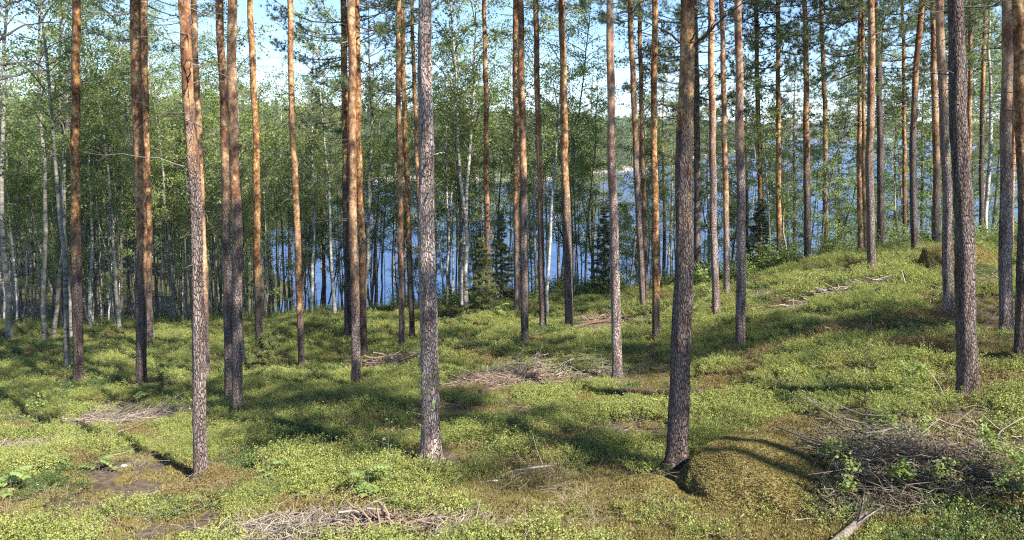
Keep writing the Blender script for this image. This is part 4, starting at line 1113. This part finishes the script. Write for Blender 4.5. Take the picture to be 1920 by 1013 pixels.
# ------------------------------------------------------------------ brush piles, logs, stumps
def pile(px, row, rx, ry, h, n_, label, seed, mat_='slash', ln=(.2, .8), rad=.006, needle=0, name='brush_pile', curl=.12, dirb=None):
    r_ = np.random.default_rng(seed); b = hit(px, row)
    mb = MB()
    a = r_.uniform(0, 6.28, n_); q = np.sqrt(r_.random(n_)) ** 1.1
    X = b.x + rx * q * np.cos(a); Yv = b.y + ry * q * np.sin(a)
    top = h * np.clip(1 - q ** 2, 0, 1) * (.6 + .8 * vnoise(X, Yv, 1.8, seed))
    Z = ground(X, Yv) + top * r_.random(n_) ** .7 + .01
    for i in range(n_):
        L_ = r_.uniform(*ln); az = r_.uniform(0, 6.28) if dirb is None else dirb + r_.normal() * .5
        el = r_.normal() * .22 + (.25 if r_.random() < .15 else 0)
        d = np.array([math.cos(az) * math.cos(el), math.sin(az) * math.cos(el), math.sin(el)])
        p0 = np.array([X[i], Yv[i], Z[i]]) - np.array(b)
        k = np.cumsum(r_.normal(size=(5, 3)) * curl * L_ * .5, 0) * [1, 1, .6]; u = np.linspace(-.5, .5, 5)[:, None]
        Q = p0 + d * L_ * u + k
        rr = rad * r_.uniform(.4, 1.8) * (1.6 if r_.random() < .06 else 1)
        tube(mb, Q, np.linspace(rr, rr * .4, 5), 4, 0, close=False)
        if r_.random() < .5:
            c0 = Q[3]; dd = d + r_.normal(size=3) * .5; tube(mb, [c0, c0 + dd * L_ * .3], [rr * .5, rr * .25], 3, 0, close=False)
    if needle:      # dead brown needles still clinging to the twigs
        k = r_.integers(0, n_, int(n_ * needle)); p_ = np.stack([X[k], Yv[k], Z[k]], 1) - np.array(b) + r_.normal(size=(len(k), 3)) * [.1, .1, .03]
        needles(mb, p_, r_.normal(size=(len(k), 3)), .05, .006, 9, r_, 1, .5)
    o = link(name, mb.mesh(name, [M[mat_], M['deadneedle']]), loc=b)
    return tag(o, label, 'brush pile')
pile(570, 1022, .8, .30, .16, 2400, 'pale tangled heap of dry twigs at the bottom edge left of centre', 1, 'slash', (.12, .4), .0042, needle=.3, curl=.5)
pile(700, 1012, .42, .25, .14, 220, 'reddish-brown sticks beside the pale heap at the bottom edge', 2, 'slashred', (.3, .8), .008, dirb=-.5)
pile(850, 998, .5, .25, .08, 120, 'thin scatter of grey twigs right of the reddish sticks', 3, 'slash', (.2, .6), .004)
pile(945, 722, 1.2, .7, .16, 700, 'wide pinkish brush pile in mid slope right of the scaly pine', 4, 'slashred', (.25, .9), .007, needle=1.2)
pile(985, 705, 1.1, .6, .4, 240, 'grey wispy dead branches on top of the mid-slope brush', 5, 'slashbrown', (.3, .9), .005)
pile(1090, 705, .9, .4, .5, 110, 'sparse bare grey branches left of the pale pinkish-orange pine', 6, 'slash', (.3, 1.0), .006)
pile(265, 800, 1.3, .7, .2, 800, 'long brownish brush heap beside the path at left', 7, 'slashbrown', (.3, 1.0), .006, needle=1.0, dirb=.5)
pile(745, 688, 1.1, .35, .25, 300, 'narrow heap of brown branches left of the scaly pine', 8, 'slashred', (.4, 1.4), .010, dirb=.35)
pile(1715, 925, 1.25, .8, .36, 4000, 'large grey heap of dead needled branches at lower right', 9, 'slashgrey', (.08, .4), .0032, needle=.9, curl=.45)
pile(1620, 880, .9, .6, .6, 110, 'bare silvery branches leaning on the left of the large grey heap', 10, 'dead', (.5, 1.2), .008)
pile(1850, 850, .75, .45, .4, 100, 'bare pale branches at the right end of the large grey heap', 11, 'slash', (.4, 1.1), .006)
pile(1560, 555, 2.6, .35, .08, 90, 'line of broken twigs along the fallen trunk on the crest slope', 12, 'slash', (.3, 1.0), .008, dirb=.1)
pile(1300 + 545, 545, 1.1, .4, .15, 110, 'pinkish brush between the right pines behind the mossy rock', 13, 'slashred', (.3, 1.1), .008)
pile(1440, 500, 1.6, .8, .5, 300, 'dark brush at the crest around the spruce foot', 14, 'twig', (.4, 1.3), .01)
pile(1600, 478, 1.6, .7, .55, 300, 'reddish dead branches on the crest before the lake', 15, 'slashred', (.4, 1.3), .01)
pile(40, 850, 1.0, .4, .12, 260, 'flat scatter of twigs in the hollow at the left edge', 16, 'slash', (.2, .8), .005)
pile(1150, 600, 1.3, .5, .2, 120, 'brown dead branches behind the pale pinkish-orange pine', 17, 'slashred', (.4, 1.4), .01)

def log(p0, p1, r, label, mat_='logbark', name='fallen_log', cat='log', seed=0, lift=.6, stubs=4, d0=None, d1=None):
    r_ = np.random.default_rng(seed); a = hit(*p0, d0); b = hit(*p1, d1)
    u = np.linspace(0, 1, 18); X = a.x + (b.x - a.x) * u; Yv = a.y + (b.y - a.y) * u
    Z = ground(X, Yv); kf = np.polyfit(u, Z, 2); Z = np.maximum(np.polyval(kf, u), Z - r * .3) + r * lift
    P = np.stack([X, Yv, Z], 1) - np.array(a)
    mb = MB(); ro = 1 + r_.normal(size=(18, 10)) * .06
    tube(mb, P, np.linspace(r, r * .65, 18), 10, 0, ro)
    tube(mb, [P[1], P[0] - (P[1] - P[0]) * .02], [r * .9, r * .86], 10, 1)
    for k in range(stubs):
        i0 = r_.integers(2, 17); d = r_.normal(size=3); d[2] = abs(d[2]) + .2; d /= np.linalg.norm(d); L_ = r_.uniform(.1, .5)
        tube(mb, [P[i0], P[i0] + d * L_ * .5, P[i0] + d * L_ + r_.normal(size=3) * .03], [r * .3, r * .22, r * .1], 5, 0)
    tag(link(name, mb.mesh(name, [M[mat_], M['cut']]), loc=a), label, cat)
log((1540, 1060), (1668, 942), .048, 'thick peeling branch sticking out of the grey heap at the bottom right', 'oldlog', seed=1, lift=1.6, stubs=3)
log((1500, 556), (1645, 549), .07, 'pinkish fallen trunk lying across the open slope', 'logbark', seed=2, lift=1.3)
log((1400, 562), (1495, 557), .045, 'thinner broken end of the fallen trunk, lying to its left', 'logbark', seed=3, lift=1.3)
log((1650, 548), (1772, 540), .045, 'thin pale fallen stem reaching to the scaly pale pine', 'deadwhite', seed=4, lift=1.3)
log((1130, 742), (1312, 745), .075, 'dark rotten log lying behind the thickest dark pine', 'darklog', seed=5, lift=.9)
log((1405, 745), (1452, 745), .05, 'short black rotten stick on the slope right of the thick dark pine', 'darklog', seed=6, lift=1.0, stubs=2)
log((1495, 750), (1530, 762), .06, 'charred chunk of wood in bilberry, right of the black stick', 'darklog', seed=7, lift=1.0, stubs=1)
log((895, 912), (935, 905), .018, 'short white stick on moss left of the bottom centre', 'deadwhite', 'stick', 'stick', 8, 1.5, 0)
log((940, 893), (1035, 880), .016, 'long thin grey stick on the moss above the short white one', 'deadwhite', 'stick', 'stick', 9, 1.6, 2)
log((1750, 760), (1815, 745), .02, 'pale stick lying before the foot of the thick dark fissured pine', 'deadwhite', 'stick', 'stick', 10, 1.5, 1)
log((700, 697), (790, 680), .05, 'brown fallen branch under the narrow brush heap', 'logbark', 'fallen_log', 'log', 11, 1.8, 4)
log((0, 838), (85, 878), .05, 'half-buried branch along the hollow at the left edge', 'darklog', 'fallen_log', 'log', 12, .9, 1)
log((1050, 622), (1200, 585), .06, 'long dark fallen branch running up to the slightly leaning pine', 'darklog', 'fallen_log', 'log', 13, 1.5, 5)
def stump(px, row, r, h, label, seed, cap=None, bm_='logbark', cm='cut'):
    r_ = np.random.default_rng(seed); b = hit(px, row, cap); mb = MB()
    z = np.array([-.15, 0, h * .5, h]); P = np.stack([0 * z, 0 * z, z], 1)
    ro = 1 + r_.normal(size=(4, 14)) * .05; tube(mb, P, [r * 1.35, r * 1.2, r, r * .97], 14, 0, ro, close=False)
    root = empty('tree_stump', b, label=label, cat='stump'); link('bark', mb.mesh('stump_bark', [M[bm_]]), root)
    mb = MB(); th = np.arange(14) / 14 * 6.283; V = np.stack([r * .96 * np.cos(th), r * .96 * np.sin(th), 0 * th + h + .003], 1)
    V = np.concatenate([V, [[0, 0, h + .006]]]); mb.add(V, [[i, (i + 1) % 14, 14] for i in range(14)]); link('cut_face', mb.mesh('cut_face', [M[cm]]), root)
stump(1325, 556, .14, .2, 'small pale stump behind the beige pine, near the crest', 1)
stump(1558, 627, .14, .13, 'low cut stump in bright bilberry on the open slope', 2)
stump(908, 748, .12, .16, 'dark stump in front of the mid-slope brush pile', 3, None, 'darklog', 'darklog')
stump(152, 585 + 30, .12, .3, 'bright broken stump at the edge of the left birch stand', 4, 36)

# ------------------------------------------------------------------ saplings
def sapling(px, row, h, label, seed, kind='leaf', big=.05, n_=60, lean=0, bare=.35, name='sapling', cap=None):
    r_ = np.random.default_rng(seed); b = hit(px, row, cap); mb = MB(); u = np.linspace(0, 1, 7)
    Q = np.stack([lean * u + np.cumsum(r_.normal(size=7)) * .012 * h, np.cumsum(r_.normal(size=7)) * .012 * h, h * u - .05], 1)
    tube(mb, Q, np.linspace(.006 + .003 * h, .002, 7), 4, 0)
    root = empty(name, b, label=label, cat='sapling', group='young saplings among the bilberry'); 
    lb = MB(); lp = []
    for k in range(int(5 + 6 * h)):
        t = r_.uniform(bare, 1); c0 = np.array([np.interp(t, u, Q[:, j]) for j in range(3)]); a = r_.uniform(0, 6.28); L_ = (.12 + .16 * h) * r_.uniform(.5, 1) * (1.2 - t * .6)
        c1 = c0 + np.array([math.cos(a) * L_, math.sin(a) * L_, L_ * r_.uniform(.1, .6)]); tube(mb, [c0, c1], [.003, .0015], 3, 0, close=False)
        lp.append(c0 + (c1 - c0) * r_.uniform(.3, 1.05, (n_ // 8, 1)) + r_.normal(size=(n_ // 8, 3)) * .03)
    leaves(lb, np.concatenate(lp), big, r_, 0, .7, .6)
    link('stem', mb.mesh('sapling_stem', [M['dead']]), root); link('foliage', lb.mesh('sapling_leaves', [M[kind]]), root)
def rowan(px, row, h, label, seed, s=1.0, cap=None):
    r_ = np.random.default_rng(seed); b = hit(px, row, cap); root = empty('rowan_sapling', b, label=label, cat='sapling', group='young rowans with feathered leaves')
    mb = MB(); tube(mb, [[0, 0, -.03], [.01, 0, h * .5], [0, 0, h]], [.006, .005, .003], 5, 0); lb = MB()
    for k in range(7):
        a = k / 7 * 6.28 + r_.uniform(-.3, .3); L_ = .17 * s * r_.uniform(.7, 1.1); u = np.linspace(0, 1, 6)
        Q = np.stack([math.cos(a) * L_ * u, math.sin(a) * L_ * u, h - .03 * k * s + L_ * ((.35 + .5 * math.sin(k * 2.3 + seed)) * u - .55 * u * u)], 1)
        tube(mb, Q, [.002] * 6, 3, 0, close=False)
        side = np.array([-math.sin(a), math.cos(a), 0]); fw = np.array([math.cos(a), math.sin(a), -.1])
        for j in range(1, 6):
            for sg in ((-1, 1) if j < 5 else (-1, 1, 0)):
                d = side * sg * .9 + fw * (.45 if sg else 1); d /= np.linalg.norm(d); d[2] -= .15; ll = .075 * s; w_ = np.cross(d, [0, 0, 1]); w_ /= np.linalg.norm(w_)
                p0 = Q[j]; lb.add([p0, p0 + d * ll * .45 + w_ * ll * .3, p0 + d * ll, p0 + d * ll * .45 - w_ * ll * .3], [[0, 1, 2, 3]], 0)
    link('stem', mb.mesh('rowan_stem', [M['dead']]), root); link('foliage', lb.mesh('rowan_leaves', [M['rowan']], False), root)
rowan(690, 945, .38, 'bright rowan sprout with a flat leaf crown at the bottom, left of the scaly pine', 1, 1.1)
rowan(660, 975, .12, 'low rowan sprout right behind the pale heap at the bottom edge', 2, .5)
rowan(735, 960, .14, 'low rowan sprout between the reddish sticks and the tall rowan sprout', 3, .5)
rowan(100, 885, .2, 'broad-leaved seedling in front of the hollow at the left edge', 4, 1.2)
rowan(185, 885, .18, 'broad-leaved seedling just left of the bare needle path', 5, 1.1)
rowan(20, 930, .3, 'pale rowan sprout at the lower left corner', 6, 1.2)
rowan(270, 760, .5, 'leafy rowan in front of the foot of the golden flaky pine', 7, 1.2)
rowan(940, 600, .6, 'leafy rowan below the dark juniper', 8, 1.4)
rowan(510, 905, .25, 'small green sprout in the sunny bilberry left of the bottom centre', 9, .9)
sapling(363, 815, 1.5, 'tall thin leafy sapling touching the left side of the purple-grey pine', 11, 'rowan', .05, 50, -.05, .1)
sapling(352, 700, 1.1, 'pale leafy sapling behind the purple-grey pine', 12, 'rowan', .05)
sapling(797, 905, 1.5, 'thin sapling with few leaves standing right before the thick scaly pine', 13, 'rowan', .06, 24, .02, .5)
sapling(735, 900, .8, 'spindly sapling left of the thick scaly pine foot', 14, 'leaf', .04, 24)
sapling(120, 800, 1.2, 'bushy pale birch sapling in the lower left', 15, 'rowan', .05, 120)
sapling(70, 830, 1.0, 'bushy birch sapling close to the left edge', 16, 'leaf', .05, 120)
sapling(195, 680, 1.3, 'leafy sapling in sunlight right of the slim dark left pine', 17, 'rowan', .06, 90)
sapling(190, 610, 2.2, 'taller sapling with a lit leaf tuft before the birch stand', 18, 'rowan', .07, 90, 0, .6, cap=36)
sapling(620, 660, 1.6, 'light green bushy sapling left of the tight trio of pines', 19, 'rowan', .06, 140)
sapling(1320, 590, 1.4, 'sunlit leafy sapling left of the beige slim pine foot', 20, 'rowan', .07, 120)
sapling(1620, 800, 1.2, 'thin nearly leafless dark sapling above the large grey heap', 21, 'leafdark', .03, 16)
sapling(525, 640, 2.4, 'thin young tree right of the narrow dark red pine', 22, 'leaf', .07, 160, 0, .2)
sapling(870, 640, 1.2, 'broad-leaved bush in shade right of the thick scaly pine', 23, 'leaf', .07, 150)
sapling(700, 650, 1.4, 'leafy sapling right of the reddish pine of the trio', 24, 'rowan', .06, 110)
sapling(1450, 500, 1.4, 'leafy bush at the crest right of the dark young spruce', 25, 'rowan', .07, 160, cap=28)
sapling(1555, 488, 1.5, 'bright leafy bush at the crest before the slim pinkish pine', 26, 'rowan', .07, 170, cap=28)
sapling(1700, 800, .9, 'green-leaved sprout growing out of the large grey heap', 27, 'leaf', .05, 120)
for k_, (px_, row_, wd) in enumerate([(1560, 900, 'left'), (1640, 850, 'upper'), (1720, 870, 'middle'), (1770, 940, 'lower'), (1850, 900, 'right'), (1600, 960, 'bottom'), (1690, 960, 'front'), (1900, 960, 'corner')]):
    sapling(px_, row_, .55, 'bushy green sprout pushing through the %s part of the large grey heap' % wd, 60 + k_, 'leaf', .045, 260, 0, .1)
sapling(1660, 870, .7, 'dark green sprout in the middle of the large grey heap', 28, 'leaf', .05, 110)
sapling(1270, 540, 1.8, 'bushy green sapling behind the thickest dark trunk', 29, 'leaf', .07, 200, cap=33)

sapling(1632, 640, 1.2, 'thin dark spruce seedling on the open sunny slope', 30, 'spruce', .05, 60, 0, .1)
sapling(300, 745, .75, 'small dark spruce right of the golden flaky pine foot', 31, 'spruce', .05, 300, 0, .05)
# bare branches reaching in at the upper left, from a dead side limb of a leafless birch outside the picture
r_ = np.random.default_rng(3); b = Vector((-8.6, 9.6, gz(-8.6, 9.6)))
mb = MB(); tube(mb, [[0, 0, -.3], [.05, 0, 4], [0, 0, 9]], [.09, .07, .02], 10, 0)
root = empty('dead_tree', b, label='leafless tree whose bare dark limbs reach in at the upper left corner', cat='dead tree')
link('trunk', mb.mesh('dead_trunk', [M['grey']]), root)
for path in ([(-260, 130), (-60, 90), (0, 76), (50, 45), (115, 42)], [(-260, 60), (-60, 25), (0, 12), (40, 2), (70, -12)], [(-240, 210), (-60, 150), (0, 152), (40, 138), (100, 128)], [(-240, 170), (-60, 125), (0, 122), (50, 118), (110, 112)]):
    P = np.array([list(unproj(px, row, 9.6 + .12 * i) - b) for i, (px, row) in enumerate(path)])
    u = np.linspace(0, 4, 16); Q = np.stack([np.interp(u, range(5), P[:, k]) for k in range(3)], 1) + r_.normal(size=(16, 3)) * .01
    z0 = np.array([0, 0, Q[0][2] - .1]); Q = np.concatenate([[z0], Q])
    mb = MB(); tube(mb, Q, np.linspace(.03, .006, 17), 5, 0)
    for j in range(5):
        i0 = r_.integers(6, 16); d = np.array([r_.uniform(.2, 1), r_.normal() * .4, r_.normal() * .5]); L_ = r_.uniform(.15, .4)
        tube(mb, [Q[i0], Q[i0] + d * L_ * .5 + r_.normal(size=3) * .02, Q[i0] + d * L_], [.007, .005, .002], 4, 0)
    link('limb', mb.mesh('dead_limb', [M['twig']]), root)
